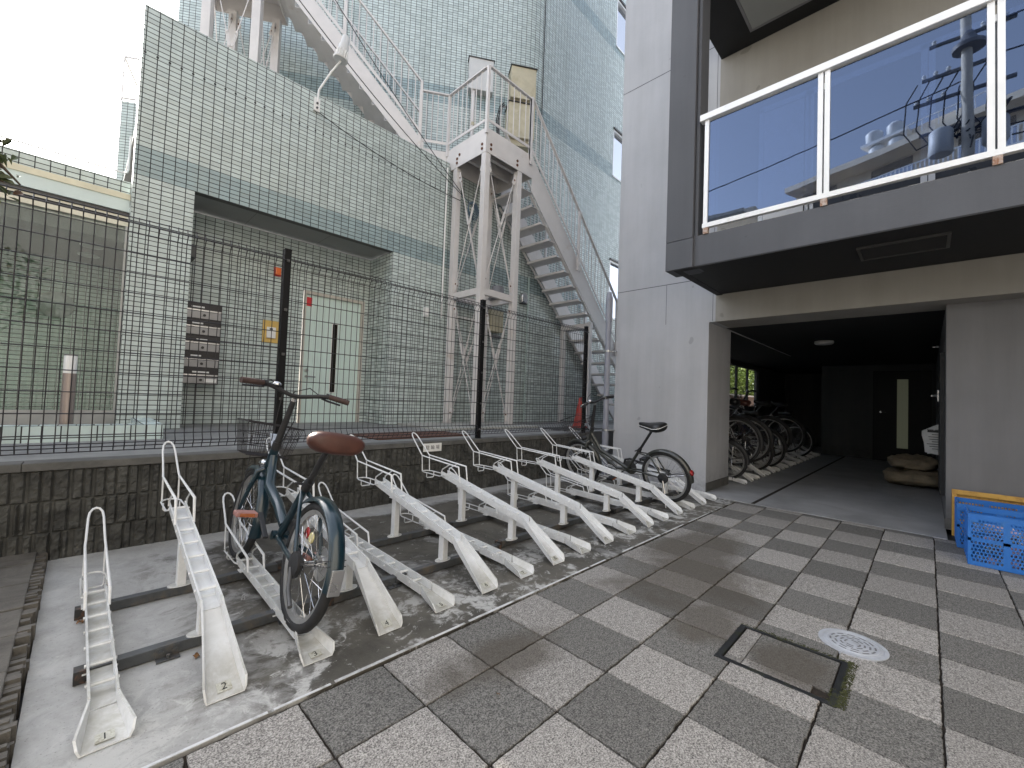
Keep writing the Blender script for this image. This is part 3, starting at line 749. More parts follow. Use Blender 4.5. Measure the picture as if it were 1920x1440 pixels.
MB().box((.3, TY+.2, 3.95), (14, 9.5, 4.0)).build('roof_terrace', M_nfloor, T)
for (x0, x1, z0, z1) in WIN[0:3]:
    fr = MB(); fr.box((x0, TY-.02, z0-.04), (x1, TY+.10, z0)); fr.box((x0, TY+.0, z1-.05), (x1, TY+.10, z1)); fr.box((x0, TY+.002, z0), (x0+.035, TY+.10, z1-.05)); fr.box((x0+.8, TY+.04, z0), (x0+.84, TY+.10, z1-.05))
    w = fr.build('window', M_mullwhite if z0 < 10 else M_mullwhite, T)
    MB().box((x0+.035, TY+.07, z0), (x1, TY+.078, z1-.05)).build('window_pane', M_mirror, w)
    MB().box((x0-.01, TY-.035, z1), (x1, TY+.02, z1+.045)).build('window_hood', M_darkst, w)
# small louvre window low on face A's left part
fr = MB(); q0, q1 = PA(-4.62, .40), PA(-4.25, .40)
fr.bar((q0[0], q0[1], 6.33), (q1[0], q1[1], 6.33), .06, .22); w = fr.build('vent_window', M_mullwhite, T)
fr = MB(); fr.bar((q0[0]-.02, q0[1]-.02, 6.45), (q1[0]+.02, q1[1]-.04, 6.45), .10, .03); fr.build('window_hood', M_darkst, w)
# expansion joint on face B
MB().box((6.43, TY-.012, 5.0), (6.448, TY-.001, ZH)).build('sealant_joint', M_mullion, T)
# glazed lobby wing at the left, set back behind the tiled column
GY = 5.95
b = MB(); b.box((-6, GY+.10, 2.99), (XL, GY+.25, 3.15)); b.build('lobby_parapet_core', M_base, T)
b = MB(); b.quad((-6, GY+.098, 2.99), (XL, GY+.098, 2.99), (XL, GY+.098, 3.155), (-6, GY+.098, 3.155), [(-6, 2.96), (XL, 2.96), (XL, 3.125), (-6, 3.125)]); b.build('lobby_parapet', M_tile2, T, fixn=False)
b = MB(); b.box((-6, GY-.03, 2.925), (XL-.002, GY+.10, 2.985)); b.build('lobby_coping', simple('cream_coping', (.70, .66, .50), .5), T)
b = MB(); b.box((-6, GY-.02, 2.80), (XL-.004, GY+.10, 2.925)); b.build('lobby_fascia', simple('pale_fascia', (.62, .72, .70), .4, 0, .04), T)
b = MB(); b.box((-6, GY, 2.76), (XL, GY+.12, 2.80)); b.box((-6, GY+.02, 2.70), (XL, GY+.12, 2.73)); b.build('shutter_rail_dark', M_mullion, T)
b = MB(); b.box((-6, GY+.012, 2.73), (XL, GY+.12, 2.76)); b.box((-6, GY+.008, 2.655), (XL, GY+.12, 2.70)); b.build('shutter_rail', simple('cream_rail', (.62, .60, .50), .4, .1), T)
b = MB(); b.box((XL-.022, GY+.0, .6), (XL, GY+.06, 2.655)); b.box((-6, GY+.01, .6), (XL-.022, GY+.07, .72)); b.box((-6, GY, .72), (XL-.022, GY+.07, .745)); b.build('glazing_frame', simple('brushed_frame', (.36, .37, .37), .4, .5), T)
MB().box((-6, GY+.03, .745), (XL-.022, GY+.04, 2.655)).build('lobby_glass', M_wglass, T)
b = MB(); b.box((-6, GY+.13, 2.52), (XL+.6, 8.1, 2.66)); lc = b.build('lobby_ceiling', simple('lobby_ceiling_grey', (.13, .13, .125), .8), T)
b = MB(); b.box((-6, GY+.13, .4), (XL+.6, 8.1, .56)); b.build('lobby_floor', M_nfloor, T)
b = MB(); b.wallq((-6, 7.6), (XL+.55, 7.6), .5, 2.52, 0); b.wallq((XL+.25, 7.6), (XL+.25, TY+.2), .5, 2.66, 0); b.build('lobby_back_wall', simple_l := tile_mat('lobby_wall_tile', [], (.46, .54, .49)), T, fixn=False)
for (x, y) in ((.02, 6.55), (.0, 7.05)):
    MB().lathe((x, y, 2.505), [(.09, 0), (.095, .006), (.095, .014)], 24).build('downlight', M_offw, lc)
MB().lathe((-.25, 7.58, 1.95), [(.16, 0), (.16, .012), (.02, .05)], 28, ax=(0, -1, 0)).build('round_reflection', M_offw, T, smooth=True)  # pale disc standing in for a round light reflection at the lobby glass
# pipe rail along the lobby roof
b = MB(); b.tube([(-6, GY+.0, 3.20), (.205, GY+.0, 3.20), (.235, GY, 3.215), (.245, GY, 3.25), (.247, GY, 3.6)], .009, 8); b.build('roof_cable_pipe', M_mullwhite, T)
# stair tower of the same building further back on the left
b = MB(); SB = [(.27, 10.25), (.90, 9.84)]
b.wallq(SB[0], SB[1], 3.0, 6.05, 0); b.wallq((.27, 12), SB[0], 3.0, 6.05, 0); b.build('back_tower', M_tile2, T, fixn=False)
b = MB(); 
for (p, q) in (((.27, 10.25, 6.85), (.95, 9.8, 6.85)), ((.27, 10.25, 6.1), (.95, 9.8, 6.1)), ((.27, 10.25, 6.05), (.27, 10.25, 6.85)), ((.27, 10.25, 6.85), (.55, 10.6, 6.45))): b.bar(p, q, .03, .03)
b.build('back_tower_rail', M_steel, T)
# ================================================================== STEEL STAIRCASE
S = thing('steel_staircase', 'beige painted steel fire-escape stairs with a tall braced landing tower', 'staircase', (4.2, 4.85, .57))
X0, Y0, X1, YBK = 4.17, 4.84, 5.24, 5.72
LZ, LB = 5.17, 4.79
def hsec(b, x, y, z0, z1, w=.10):    # H-section column
    t_ = .008
    b.box((x-w/2, y-w/2, z0), (x+w/2, y-w/2+t_, z1)); b.box((x-w/2, y+w/2-t_, z0), (x+w/2, y+w/2, z1)); b.box((x-t_/2, y-w/2+t_, z0), (x+t_/2, y+w/2-t_, z1))
legs = [(X0+.055, Y0+.055), (4.94, Y0+.055), (X0+.055, 5.60), (4.94, 5.60)]
for (x, y) in legs:
    b = MB(); b.box((x-.05, y-.05, .57), (x+.05, y+.05, LB)); b.build('column', M_steel, S, bevel=.003)
    MB().box((x-.09, y-.09, .57), (x+.09, y+.09, .585)).build('base_plate', M_steel, S)
MB().box((X0, Y0, LB), (X1, Y0+.012, LZ)).build('landing_beam', M_steel, S)
MB().box((X0, Y0+.012, LB), (X0+.012, YBK, LZ)).build('landing_beam', M_steel, S)
MB().box((X1-.012, Y0+.012, LB), (X1, YBK, LZ-.05)).build('landing_beam', M_steel, S)
MB().box((X0+.012, YBK-.012, LB), (X1-.012, YBK, LZ)).build('landing_beam', M_steel, S)
MB().box((X0+.012, Y0+.012, LZ-.07), (X1-.012, YBK-.012, LZ-.062)).build('landing_plate', simple('underside_paint', (.30, .27, .25), .6), S)
b = MB()
for y in (5.1, 5.4): b.box((X0+.012, y-.03, LB+.1), (X1-.012, y+.03, LZ-.071))
b.build('joist', M_steel, S)
# rusty bolts at the beam ends
for (x, y, ax) in ((X0, 5.55, 'x'), (X0, 5.49, 'x'), (X0, 4.93, 'x'), (4.27, Y0, 'y'), (4.86, Y0, 'y')):
    b = MB()
    for z in (4.86, 4.93) if (x, y) != (X0, 5.49) else (4.98,):
        if ax == 'x': b.cyl((x-.012, y, z), (x+.003, y, z), .022, 6)
        else: b.cyl((x, y-.012, z), (x, y+.003, z), .022, 6)
    b.build('bolt', M_rust, S)
# mid-height beams
for (p, q) in (((4.275, Y0+.055), (4.89, Y0+.055)), ((4.275, 5.60), (4.89, 5.60))): MB().box((p[0], p[1]-.035, 2.60), (q[0], p[1]+.035, 2.70)).build('tie_beam', M_steel, S)
for x in (X0+.055, 4.94): MB().box((x-.035, Y0+.105, 2.60), (x+.035, 5.55, 2.70)).build('tie_beam', M_steel, S)
# rod bracing with turnbuckles
def brace(p, q, other):
    p, q = V(p), V(q); d = (q-p); b = MB(); off = d.normalized().cross(V((0, 0, 1))).normalized()
    b.cyl(p+d*.07, q-d*.07, .0075, 8)
    for e, s_ in ((p, 1), (q, -1)):
        dd = d.normalized()*s_
        b.bar(e+dd*.0, e+dd*.17, .008, .065, up=off.cross(dd)); 
    m = p+d*(.58 if other else .42); u = d.normalized(); w = off.cross(u)
    for sg in (-1, 1): b.cyl(m-u*.11+off.cross(u)*0+w*.016*sg, m+u*.11+w*.016*sg, .006, 6)
    for sg in (-1, 1): b.cyl(m+u*.11*sg-u*.02, m+u*.11*sg+u*.02, .018, 8)
    b.build('brace_rod', M_steel, S)
    b = MB()
    for e, s_ in ((p, 1), (q, -1)):
        c = e+d.normalized()*s_*.10; b.cyl(c-off*.012, c+off*.012, .014, 6)
    b.build('bolt', M_rust, S)
for (z0, z1) in ((.66, 2.54), (2.76, 4.72)):
    for (a, c) in ((legs[0], legs[1]), (legs[0], legs[2]), (legs[2], legs[3]), (legs[1], legs[3])):
        ax_, ay_ = a; bx_, by_ = c; dx, dy = (bx_-ax_), (by_-ay_); L = math.hypot(dx, dy); ux, uy = dx/L*.05, dy/L*.05
        brace((ax_+ux, ay_+uy, z0), (bx_-ux, by_-uy, z1), True); brace((ax_+ux, ay_+uy, z1), (bx_-ux, by_-uy, z0), False)
# railings
def rail_run(p, q, h=.93, n=None, post0=True, post1=True, low=.12, sl=None):
    p, q = V(p), V(q); d = q-p; L = math.hypot(d.x, d.y)
    b = MB(); up = V((0, 0, 1))
    b.bar(p+up*h, q+up*h, .05, .022, up=(0, 0, 1)); b.build('handrail', M_steel, S)
    b = MB(); b.bar(p+up*low, q+up*low, .012, .045, up=(0, 0, 1)); b.build('lower_rail', M_steel, S)
    n = n or max(2, int(round(L/.115)))
    for i in range(1, n):
        c = p+d*i/n; b = MB(); b.cyl(c+up*low, c+up*(h-.01), .0075, 6); b.build('baluster', M_steel, S, autos=50)
    for e, on in ((p, post0), (q, post1)):
        if on: 
            b = MB(); b.box((e.x-.022, e.y-.022, e.z-.10), (e.x+.022, e.y+.022, e.z+h+.0)); b.build('rail_post', M_steel, S)
p0s = V((4.166, 5.83, 0))
P1s = p0s + dA*-.47
rail_run((X0-.0, Y0-.0, LZ), (X1-.08, Y0-.0, LZ), .96, 7)
rail_run((X0-.0, Y0+.05, LZ), (X0-.0, 5.83, LZ), .96, 8, False, True)
rail_run((X0-.0, 5.83, LZ), (P1s.x, P1s.y, LZ), .96, 5, False, True)
rail_run((X1-.05, 5.62, LZ-.1), (X1-.3, 5.62, LZ-.1), .2, 2, False, False, .02)
MB().prism([(X0, 5.72, LZ-.01), (X1, 5.72, LZ-.01), (4.9, 6.4, LZ-.01), (P1s.x+.05, P1s.y+.75, LZ-.01), (P1s.x, P1s.y, LZ-.01), (X0, 5.85, LZ-.01)], (0, 0, -.30)).build('landing_extension', M_steel, S)
# lower flight
def zlow(x): return 3.47-.945*(x-6.40)
XE = 9.42
for y in (Y0+.006, 5.60):
    b = MB(); pts = [(5.03, y, zlow(5.03)+.0), (5.24, y, zlow(5.24)), (XE, y, zlow(XE)), (XE, y, zlow(XE)+.30), (5.20, y, LZ+.02), (5.03, y, LZ+.02)]
    b.prism([(5.235, y, max(zlow(5.235), LB-.28)), (XE, y, .57), (XE, y, .93), (5.235, y, LZ-.0)], (0, .010, 0)); o = b.build('stringer', M_steel, S)
    b = MB(); 
    b.bar((5.235, y+.03, LZ-.01), (XE, y+.03, .92), .05, .008, up=(0, 0, 1)); b.bar((5.235, y+.03, LB-.275), (XE, y+.03, .575), .05, .008, up=(0, 0, 1)); b.build('stringer_flange', M_steel, S)
for k_ in range(-3, 14):
    x = 5.986+.238*k_; z = 3.905-.2255*k_
    if z > LZ-.05 or z < .7: continue
    b = MB(); b.box((x-.23, Y0+.017, z-.035), (x+.02, 5.60, z-.029)).box((x-.235, Y0+.017, z-.034), (x-.229, 5.60, z+.005)).box((x+.018, Y0+.017, z-.035), (x+.024, 5.60, z+.0)); b.build('tread', M_steel, S)
# stair handrail, outer side
def stair_rail(y, x0, x1, posts_, f):
    b = MB(); b.bar((x0, y, f(x0)+.93), (x1, y, f(x1)+.93), .05, .022); b.build('handrail', M_steel, S)
    b = MB(); b.bar((x0, y, f(x0)+.08), (x1, y, f(x1)+.08), .012, .045); b.build('lower_rail', M_steel, S)
    x = x0+.11
    while x < x1:
        b = MB(); b.cyl((x, y, f(x)+.08), (x, y, f(x)+.92), .0075, 6); b.build('baluster', M_steel, S, autos=50); x += .119
    for x in posts_:
        b = MB(); b.box((x-.022, y-.022, f(x)-.22), (x+.022, y+.022, f(x)+.93)); b.build('rail_post', M_steel, S)
        b = MB(); b.box((x-.034, y-.035, f(x)-.24), (x+.034, y-.0225, f(x)-.04)); 
        for zz in (-.20, -.14, -.08): b.cyl((x, y-.036, f(x)+zz), (x, y-.045, f(x)+zz), .011, 6)
        b.build('post_bracket', M_steel, S)
ft = lambda x: (LZ-.02) + (.92-LZ+.02)*(x-5.235)/(XE-5.235)
stair_rail(Y0-.012, 5.18, XE-.1, [5.16, 6.615, 8.1], ft)
stair_rail(5.66, 5.30, XE-.1, [6.615, 8.1], ft)
# trestle under the lower flight
for y in (Y0+.06, 5.56):
    b = MB(); b.box((7.13, y-.045, .57), (7.22, y+.045, 2.62)); b.build('column', M_steel, S, bevel=.003)
MB().box((7.13, Y0+.107, 2.50), (7.22, 5.513, 2.60)).build('tie_beam', M_steel, S)
# upper flight along the angled wing, rising to the left
up_ = V((0, 0, 1)); wid = nA*.80
s0, s1 = -.40, -2.86; z0u, z1u = LZ+.02, LZ+.02+2.46*1.10
for off in (0, .80):
    a = p0s+dA*s0+nA*off; c = p0s+dA*s1+nA*off
    b = MB(); b.prism([a+up_*(z0u-.34), a+up_*(z0u+.06), c+up_*(z1u+.12), c+up_*(z1u-.28)], nA*.010); b.build('stringer', M_steel, S)
n_ = 11
for i in range(1, n_+1):
    u = i/(n_+1); a = p0s+dA*(s0+(s1-s0)*u)+nA*.012; z = z0u+(z1u-z0u)*u-.12
    b = MB(); b.add([a+dA*.0+up_*z, a+wid*.98+up_*z, a+wid*.98-dA*.235+up_*z, a-dA*.235+up_*z, a+up_*(z+.006), a+wid*.98+up_*(z+.006), a+wid*.98-dA*.235+up_*(z+.006), a-dA*.235+up_*(z+.006)],
        [(0,1,2,3),(4,7,6,5),(0,4,5,1),(1,5,6,2),(2,6,7,3),(3,7,4,0)])
    b.add([a-dA*.235+up_*z, a+wid*.98-dA*.235+up_*z, a+wid*.98-dA*.235+up_*(z+.2), a-dA*.235+up_*(z+.2), a-dA*.241+up_*z, a+wid*.98-dA*.241+up_*z, a+wid*.98-dA*.241+up_*(z+.2), a-dA*.241+up_*(z+.2)],
        [(0,1,2,3),(4,7,6,5),(0,4,5,1),(1,5,6,2),(2,6,7,3),(3,7,4,0)])
    b.build('tread', M_steel, S)
def urail(off, s0_, s1_, posts_):
    zf = lambda s_: z0u+(z1u-z0u)*(s_-s0)/(s1-s0)
    P_ = lambda s_, z: p0s+dA*s_+nA*off+up_*z
    b = MB(); b.bar(P_(s0_, zf(s0_)+1.0), P_(s1_, zf(s1_)+1.0), .05, .022); b.build('handrail', M_steel, S)
    b = MB(); b.bar(P_(s0_, zf(s0_)+.16), P_(s1_, zf(s1_)+.16), .012, .045); b.build('lower_rail', M_steel, S)
    s_ = s0_-.115
    while s_ > s1_:
        b = MB(); b.cyl(P_(s_, zf(s_)+.16), P_(s_, zf(s_)+.99), .0075, 6); b.build('baluster', M_steel, S, autos=50); s_ -= .117
    for s_ in posts_:
        b = MB(); b.bar(P_(s_, zf(s_)-.15), P_(s_, zf(s_)+1.01), .045, .045, up=dA); b.build('rail_post', M_steel, S)
urail(-.012, -.46, -2.86, [-.47, -1.72, -2.85]); urail(.82, -.5, -2.86, [-1.72, -2.85])
# second landing with its columns and braces
zl2 = 7.92
def slab(s_a, s_b, o_a, o_b, za, zb, nm, m=M_steel):
    pts = [p0s+dA*s_a+nA*o_a, p0s+dA*s_b+nA*o_a, p0s+dA*s_b+nA*o_b, p0s+dA*s_a+nA*o_b]
    MB().prism([p+up_*za for p in pts], up_*(zb-za)).build(nm, m, S)
slab(-2.87, -4.0, 0, .95, zl2-.06, zl2-.05, 'landing_plate', M_steel)
slab(-2.86, -4.0, -.006, .006, zl2-.40, zl2, 'landing_beam'); slab(-2.86, -4.0, .944, .956, zl2-.40, zl2, 'landing_beam'); slab(-3.99, -4.0, .006, .944, zl2-.40, zl2, 'landing_beam'); slab(-2.86, -2.872, .006, .944, zl2-.40, zl2, 'landing_beam')
cl = []
for s_ in (-3.02, -3.70):
    for o_ in (.04, .90):
        c = p0s+dA*s_+nA*o_; cl.append(c); b = MB(); b.bar(c+up_*4.0, c+up_*(zl2-.40), .12, .12, up=dA); b.build('column', M_steel, S)
for (a, c) in ((cl[0], cl[2]), (cl[1], cl[3]), (cl[2], cl[3]), (cl[0], cl[1])):
    brace(tuple(a+up_*5.0+(c-a)*.08), tuple(c+up_*(zl2-.5)-(c-a)*.08), True); brace(tuple(a+up_*(zl2-.5)+(c-a)*.08), tuple(c+up_*5.0-(c-a)*.08), False)
# footing
F = thing('stair_footing', 'rough concrete footing slab under the beige stair tower', 'footing', (4.55, 5.2, .555))
MB().box((3.40, 4.60, .50), (5.35, 5.74, .585)).build('slab', M_base, F, bevel=.006)
# ------------------------------------------------------------------ fittings on the walls
def onA(s_, z, k=0): p = V((cx, cy, 0))+dA*s_+nA*k; return V((p.x, p.y, z))
def boxA(s_a, s_b, za, zb, dep, name, m, parent, k0=0):
    pts = [onA(s_a, za, -k0), onA(s_b, za, -k0), onA(s_b, za, -k0-dep), onA(s_a, za, -k0-dep)]
    return MB().prism(pts, (0, 0, zb-za)).build(name, m, parent, bevel=.004)
c = onA(-1.12, 7.0, 0)
e = thing('electrical_cabinet', 'white wall cabinet with a conduit pipe above the stair landing', 'cabinet', tuple(c))
boxA(-1.38, -.90, 7.0, 7.62, .16, 'cabinet_body', M_offw, e); boxA(-1.40, -.88, 7.62, 7.635, .18, 'cabinet_top', M_darkst, e)
b = MB(); q = onA(-1.27, 0, -.10); b.tube([(q.x, q.y, 5.3), (q.x, q.y, 7.0)], .035, 12); b.build('conduit', M_steel, e, autos=50)
b = MB(); b.tube([(q.x, q.y, 6.3), (q.x, q.y, 6.36)], .042, 12); b.build('conduit_collar', M_cream, e)
for (za, zb, lab, s_a, s_b, dp) in ((6.90, 7.53, 'upper weathered cream metal box with a dark streaked face on the angled wall', -.56, -.06, .28), (6.08, 6.76, 'lower weathered cream metal box with grey cables at its side', -.60, -.08, .34)):
    c = onA((s_a+s_b)/2, za)
    e = thing('outdoor_unit_box', lab, 'metal box', tuple(c), group='cream boxes beside the landing')
    boxA(s_a, s_b, za, zb, dp, 'box_body', M_cream, e); boxA(s_a-.02, s_b+.02, zb, zb+.012, dp+.03, 'box_lid', M_darkst, e)
    boxA(s_a+.03, s_b-.03, za-.12, za, dp-.08, 'bracket', M_cream, e)
    if za < 6.5:
        for i in range(3):
            b = MB(); pp = [onA(s_a-.03-i*.025, zb-.02+i*.03, -.2), onA(s_a-.10-i*.03, zb-.05, -.2), onA(s_a-.15-i*.03, 6.45, -.18), onA(s_a-.13-i*.02, 6.0, -.15), onA(s_a+.05+i*.1, 5.75-i*.04, -.12), onA(s_a+.25+i*.05, 5.55, -.12)]
            b.tube(pp, .012, 6); b.build('cable', M_cable if i else M_grey, e)
# floodlight on the parapet
e = thing('floodlight', 'white cylindrical floodlight on a bent bracket arm above the entrance', 'floodlight', (2.0, 5.74, 4.74))
b = MB(); b.box((1.955, 5.715, 4.68), (2.03, 5.748, 4.86)); 
b.build('wall_bracket', M_white, e, bevel=.004)
b = MB()
for z in (4.72, 4.78): b.cyl((1.99, 5.715, z), (1.99, 5.70, z), .014, 6)
b.build('bracket_bolt', M_darkst, e)
lm = V((2.22, 5.44, 5.50))
MB().tube([(2.0, 5.72, 4.78), (2.0, 5.72, 4.90), (2.005, 5.71, 4.97), (2.10, 5.58, 5.20), (2.19, 5.46, 5.36)], .013, 10).build('arm', M_white, e, autos=60)
ax_ = V((.05, .02, 1)).normalized(); ax_ = (V((.16, -.10, 1))).normalized()
MB().lathe(tuple(V((2.16, 5.47, 5.33))), [(.085, 0), (.092, .012), (.088, .03), (.060, .04), (.063, .20), (.05, .215), (.048, .32), (.035, .335)], 28, ax=tuple(ax_)).build('lamp_housing', M_offw, e, autos=50)
b = MB(); cc = V((2.16, 5.47, 5.33)); e1 = ax_.orthogonal().normalized(); e2 = ax_.cross(e1)
for i in range(12):
    an = 2*PI*i/12; d_ = e1*math.cos(an)+e2*math.sin(an); b.bar(cc+ax_*.035+d_*.064, cc+ax_*.13+d_*.064, .004, .022, up=d_)
b.build('cooling_fin', M_white, e)
# cables crossing in front of the tiled wall
def sag(p, q, s_, n=14):
    p, q = V(p), V(q); return [p.lerp(q, i/n)-V((0, 0, 1))*s_*4*(i/n)*(1-i/n) for i in range(n+1)]
for (p, q, s_, lab) in (((.55, 5.5, 6.6), (4.25, 5.50, 4.35), .18, 'upper thin black cable running down past the floodlight to the stair tower'),
                        ((1.7, 6.4, 7.6), (4.25, 5.48, 4.35), .12, 'thin black cable running down along the upper stair flight'),
                        ((2.02, 5.70, 4.66), (4.25, 5.52, 4.25), .08, 'thin black cable from the floodlight bracket to the stair tower')):
    b = MB(); b.tube(sag(p, q, s_), .0065, 5); o = b.build('overhead_cable', M_cable); tag(o, lab, 'cable', 'thin cables on the tiled building')
b = MB(); c = V((4.45, 5.50, 4.25))
for i in range(5):
    pts = []; r0 = .07+.012*i
    for j in range(15):
        an = 2*PI*j/14; pts.append(c+V((math.cos(an)*r0+.06*i*.3, -.03+.01*i, math.sin(an)*r0*1.3-.08)))
    b.tube(pts, .008, 5)
b.tube([(4.25, 5.5, 4.35), (4.4, 5.52, 4.30), (4.6, 5.6, 4.28), (4.9, 5.65, 4.22)], .008, 5); b.tube([(4.5, 5.5, 4.2), (4.58, 5.6, 3.8), (4.62, 5.7, 3.5)], .008, 5)
o = b.build('cable_coil', M_blue_cable); tag(o, 'tangled blue-grey cable coil tucked under the stair landing', 'cable coil')
# white edge pipe, wall light pipe and small fittings on the tiled wall
o = MB().cyl((4.10, 5.71, 2.30), (4.10, 5.71, 4.80), .014, 10).build('conduit_pipe', M_white); tag(o, 'thin white vertical conduit on the tiles beside the stair tower', 'pipe')
o = MB().cyl((6.20, 5.72, .56), (6.20, 5.72, 3.45), .016, 10).build('drain_pipe', simple('mint_pipe', (.42, .52, .50), .5)); tag(o, 'mint green vertical pipe on the tiles under the stair flight', 'pipe')
e = thing('vent_hood', 'small round-topped stainless vent hood on the green tiles', 'vent', (6.04, 5.74, 2.95))
b = MB(); pts = []
for i in range(13):
    an = PI*i/12; pts.append((6.04+.085*math.cos(an), 5.748, 3.02+.085*math.sin(an)))
pts += [(5.955, 5.748, 2.90), (6.125, 5.748, 2.90)]
MB().prism(pts, (0, -.10, 0)).build('hood', M_ss, e, bevel=.02, autos=40)
MB().box((5.965, 5.66, 2.885), (6.115, 5.745, 2.899)).build('louvre', M_mullion, e)
e = thing('meter_box', 'grey wall meter box with a pipe behind the braced tower', 'meter', (5.22, 5.73, 2.3))
MB().box((5.10, 5.60, 2.22), (5.42, 5.748, 2.62)).build('meter_body', M_cream, e, bevel=.01)
MB().cyl((5.15, 5.66, 2.14), (5.40, 5.66, 2.14), .03, 12).build('meter_pipe', M_grey, e)
MB().box((4.35, 5.70, 2.36), (5.10, 5.73, 2.39)).build('supply_pipe', M_white, e)
e = thing('wall_switch_box', 'small white weatherproof switch box on the tiles right of the entrance', 'switch box', (3.81, 5.74, 2.3))
MB().box((3.77, 5.70, 2.27), (3.85, 5.748, 2.42)).build('switch_body', M_white, e, bevel=.006); MB().box((3.785, 5.69, 2.262), (3.835, 5.70, 2.30)).build('switch_flap', M_offw, e)
e = thing('grey_bucket', 'grey upturned tub resting on the tower tie beam', 'tub', (4.93, 5.3, 2.70))
MB().lathe((4.94, 5.28, 2.70), [(.15, 0), (.15, .015), (.125, .02), (.105, .22), (.10, .225)], 24).build('tub', M_grey, e, autos=40)
# recess fittings
e = thing('mailbox_bank', 'bank of five stacked bronze mailboxes beside the entrance', 'mailboxes', (1.02, 6.40, 1.05))
MB().box((.84, RB-.16, 1.05), (1.20, RB-.001, 2.04)).build('cabinet', M_bronze2, e)
for i in range(5):
    z = 1.06+i*.196
    d_ = MB().box((.85, RB-.176, z), (1.19, RB-.161, z+.085)).build('mailbox_door', M_brownm, e, bevel=.003)
    MB().box((.85, RB-.174, z+.115), (1.19, RB-.161, z+.186)).build('mail_slot', M_bronze2, e)
    MB().box((.85, RB-.180, z+.092), (1.19, RB-.161, z+.108)).build('slot_lip', M_ss, e)
    MB().cyl((1.02, RB-.176, z+.042), (1.02, RB-.186, z+.042), .016, 12).build('lock_dial', M_bronze2, d_)
    w = rnd.uniform(.10, .17); x = .87+rnd.uniform(0, .1)
    MB().box((x, RB-.1775, z+.128), (x+w, RB-.1742, z+.146)).build('name_sticker', M_white, e)
MB().box((1.06, RB-.1785, 1.075), (1.18, RB-.1762, 1.118)).build('name_sticker', M_white, e)
e = thing('intercom', 'white intercom unit on a yellow board left of the door', 'intercom', (1.80, RB, 1.7))
MB().box((1.70, RB-.018, 1.66), (1.90, RB-.001, 1.96)).build('backing_board', M_yboard, e)
MB().box((1.745, RB-.045, 1.72), (1.855, RB-.0185, 1.87)).build('intercom_body', M_white, e, bevel=.005); MB().box((1.775, RB-.047, 1.83), (1.815, RB-.0455, 1.855)).build('intercom_screen', M_darkst, e)
e = thing('alarm_lamp', 'small orange alarm lamp high on the entrance wall', 'alarm lamp', (1.84, RB, 2.62))
MB().box((1.80, RB-.02, 2.59), (1.885, RB-.001, 2.71)).build('lamp_base', M_red, e); MB().box((1.808, RB-.06, 2.60), (1.877, RB-.021, 2.70)).build('lamp_lens', M_orange, e, bevel=.012)
# tiled curb wall and bollard light behind the fence
e = thing('tiled_curb', 'low pale tiled curb wall behind the fence on the left', 'curb', (0, 4.8, .55))
CU = tile_mat('curb_tile', [], (.60, .72, .71), tw=.1, th=.096)
b = MB(); b.wallq((-4, 4.75), (.53, 4.75), .50, .680, -.02); b.wallq((.53, 4.75), (.53, 5.75), .50, .680, 0); b.quad((-4, 4.75, .68), (.53, 4.75, .68), (.53, 4.90, .68), (-4, 4.90, .68), [(0, 0), (4.53, 0), (4.53, .096), (0, .096)])
b.quad((.38, 4.90, .68), (.53, 4.90, .68), (.53, 5.75, .68), (.38, 5.75, .68), [(0, 0), (0, .096), (.85, .096), (.85, 0)]); b.wallq((.38, 4.9), (-4, 4.9), .50, .68); b.wallq((.38, 5.75), (.38, 4.9), .50, .68)
b.build('curb_body', CU, e, fixn=False)
e = thing('bollard_light', 'bollard light with a white lens and bronze post before the lobby glass', 'bollard light', (-.06, 5.1, .555))
MB().cyl((-.06, 5.1, .555), (-.06, 5.1, 1.09), .043, 28).build('post', simple('bronze_post', (.33, .28, .26), .35, .6, .05), e, autos=40)
MB().lathe((-.06, 5.1, 1.0905), [(.041, 0), (.041, .14), (.039, .146)], 28).build('lens', M_white, e, autos=40); MB().lathe((-.06, 5.1, 1.237), [(.041, 0), (.041, .012)], 28).build('cap', M_grey, e)
# door mats
for (x0, x1, y0, y1, lab) in ((2.1, 3.3, 3.9, 4.55, 'brown doormat on the neighbouring path behind the fence'), (5.2, 6.3, 3.95, 4.4, 'dark mat on the neighbouring path near the stair foot')):
    o = MB().box((x0, y0, .556), (x1, y1, .566)).build('doormat', simple('mat_'+str(int(x0)), (.10, .045, .03) if x0 < 3 else (.05, .05, .05), .95, 0, .2, 30)); tag(o, lab, 'doormat')
e = thing('traffic_cone', 'red traffic cone standing behind the last fence post', 'cone', (6.1, 4.3, .555))
MB().box((5.95, 4.15, .555), (6.25, 4.45, .575)).build('base', M_cone, e); MB().lathe((6.1, 4.3, .5755), [(.125, 0), (.03, .50), (.025, .51)], 28).build('cone_body', M_cone, e, autos=50)
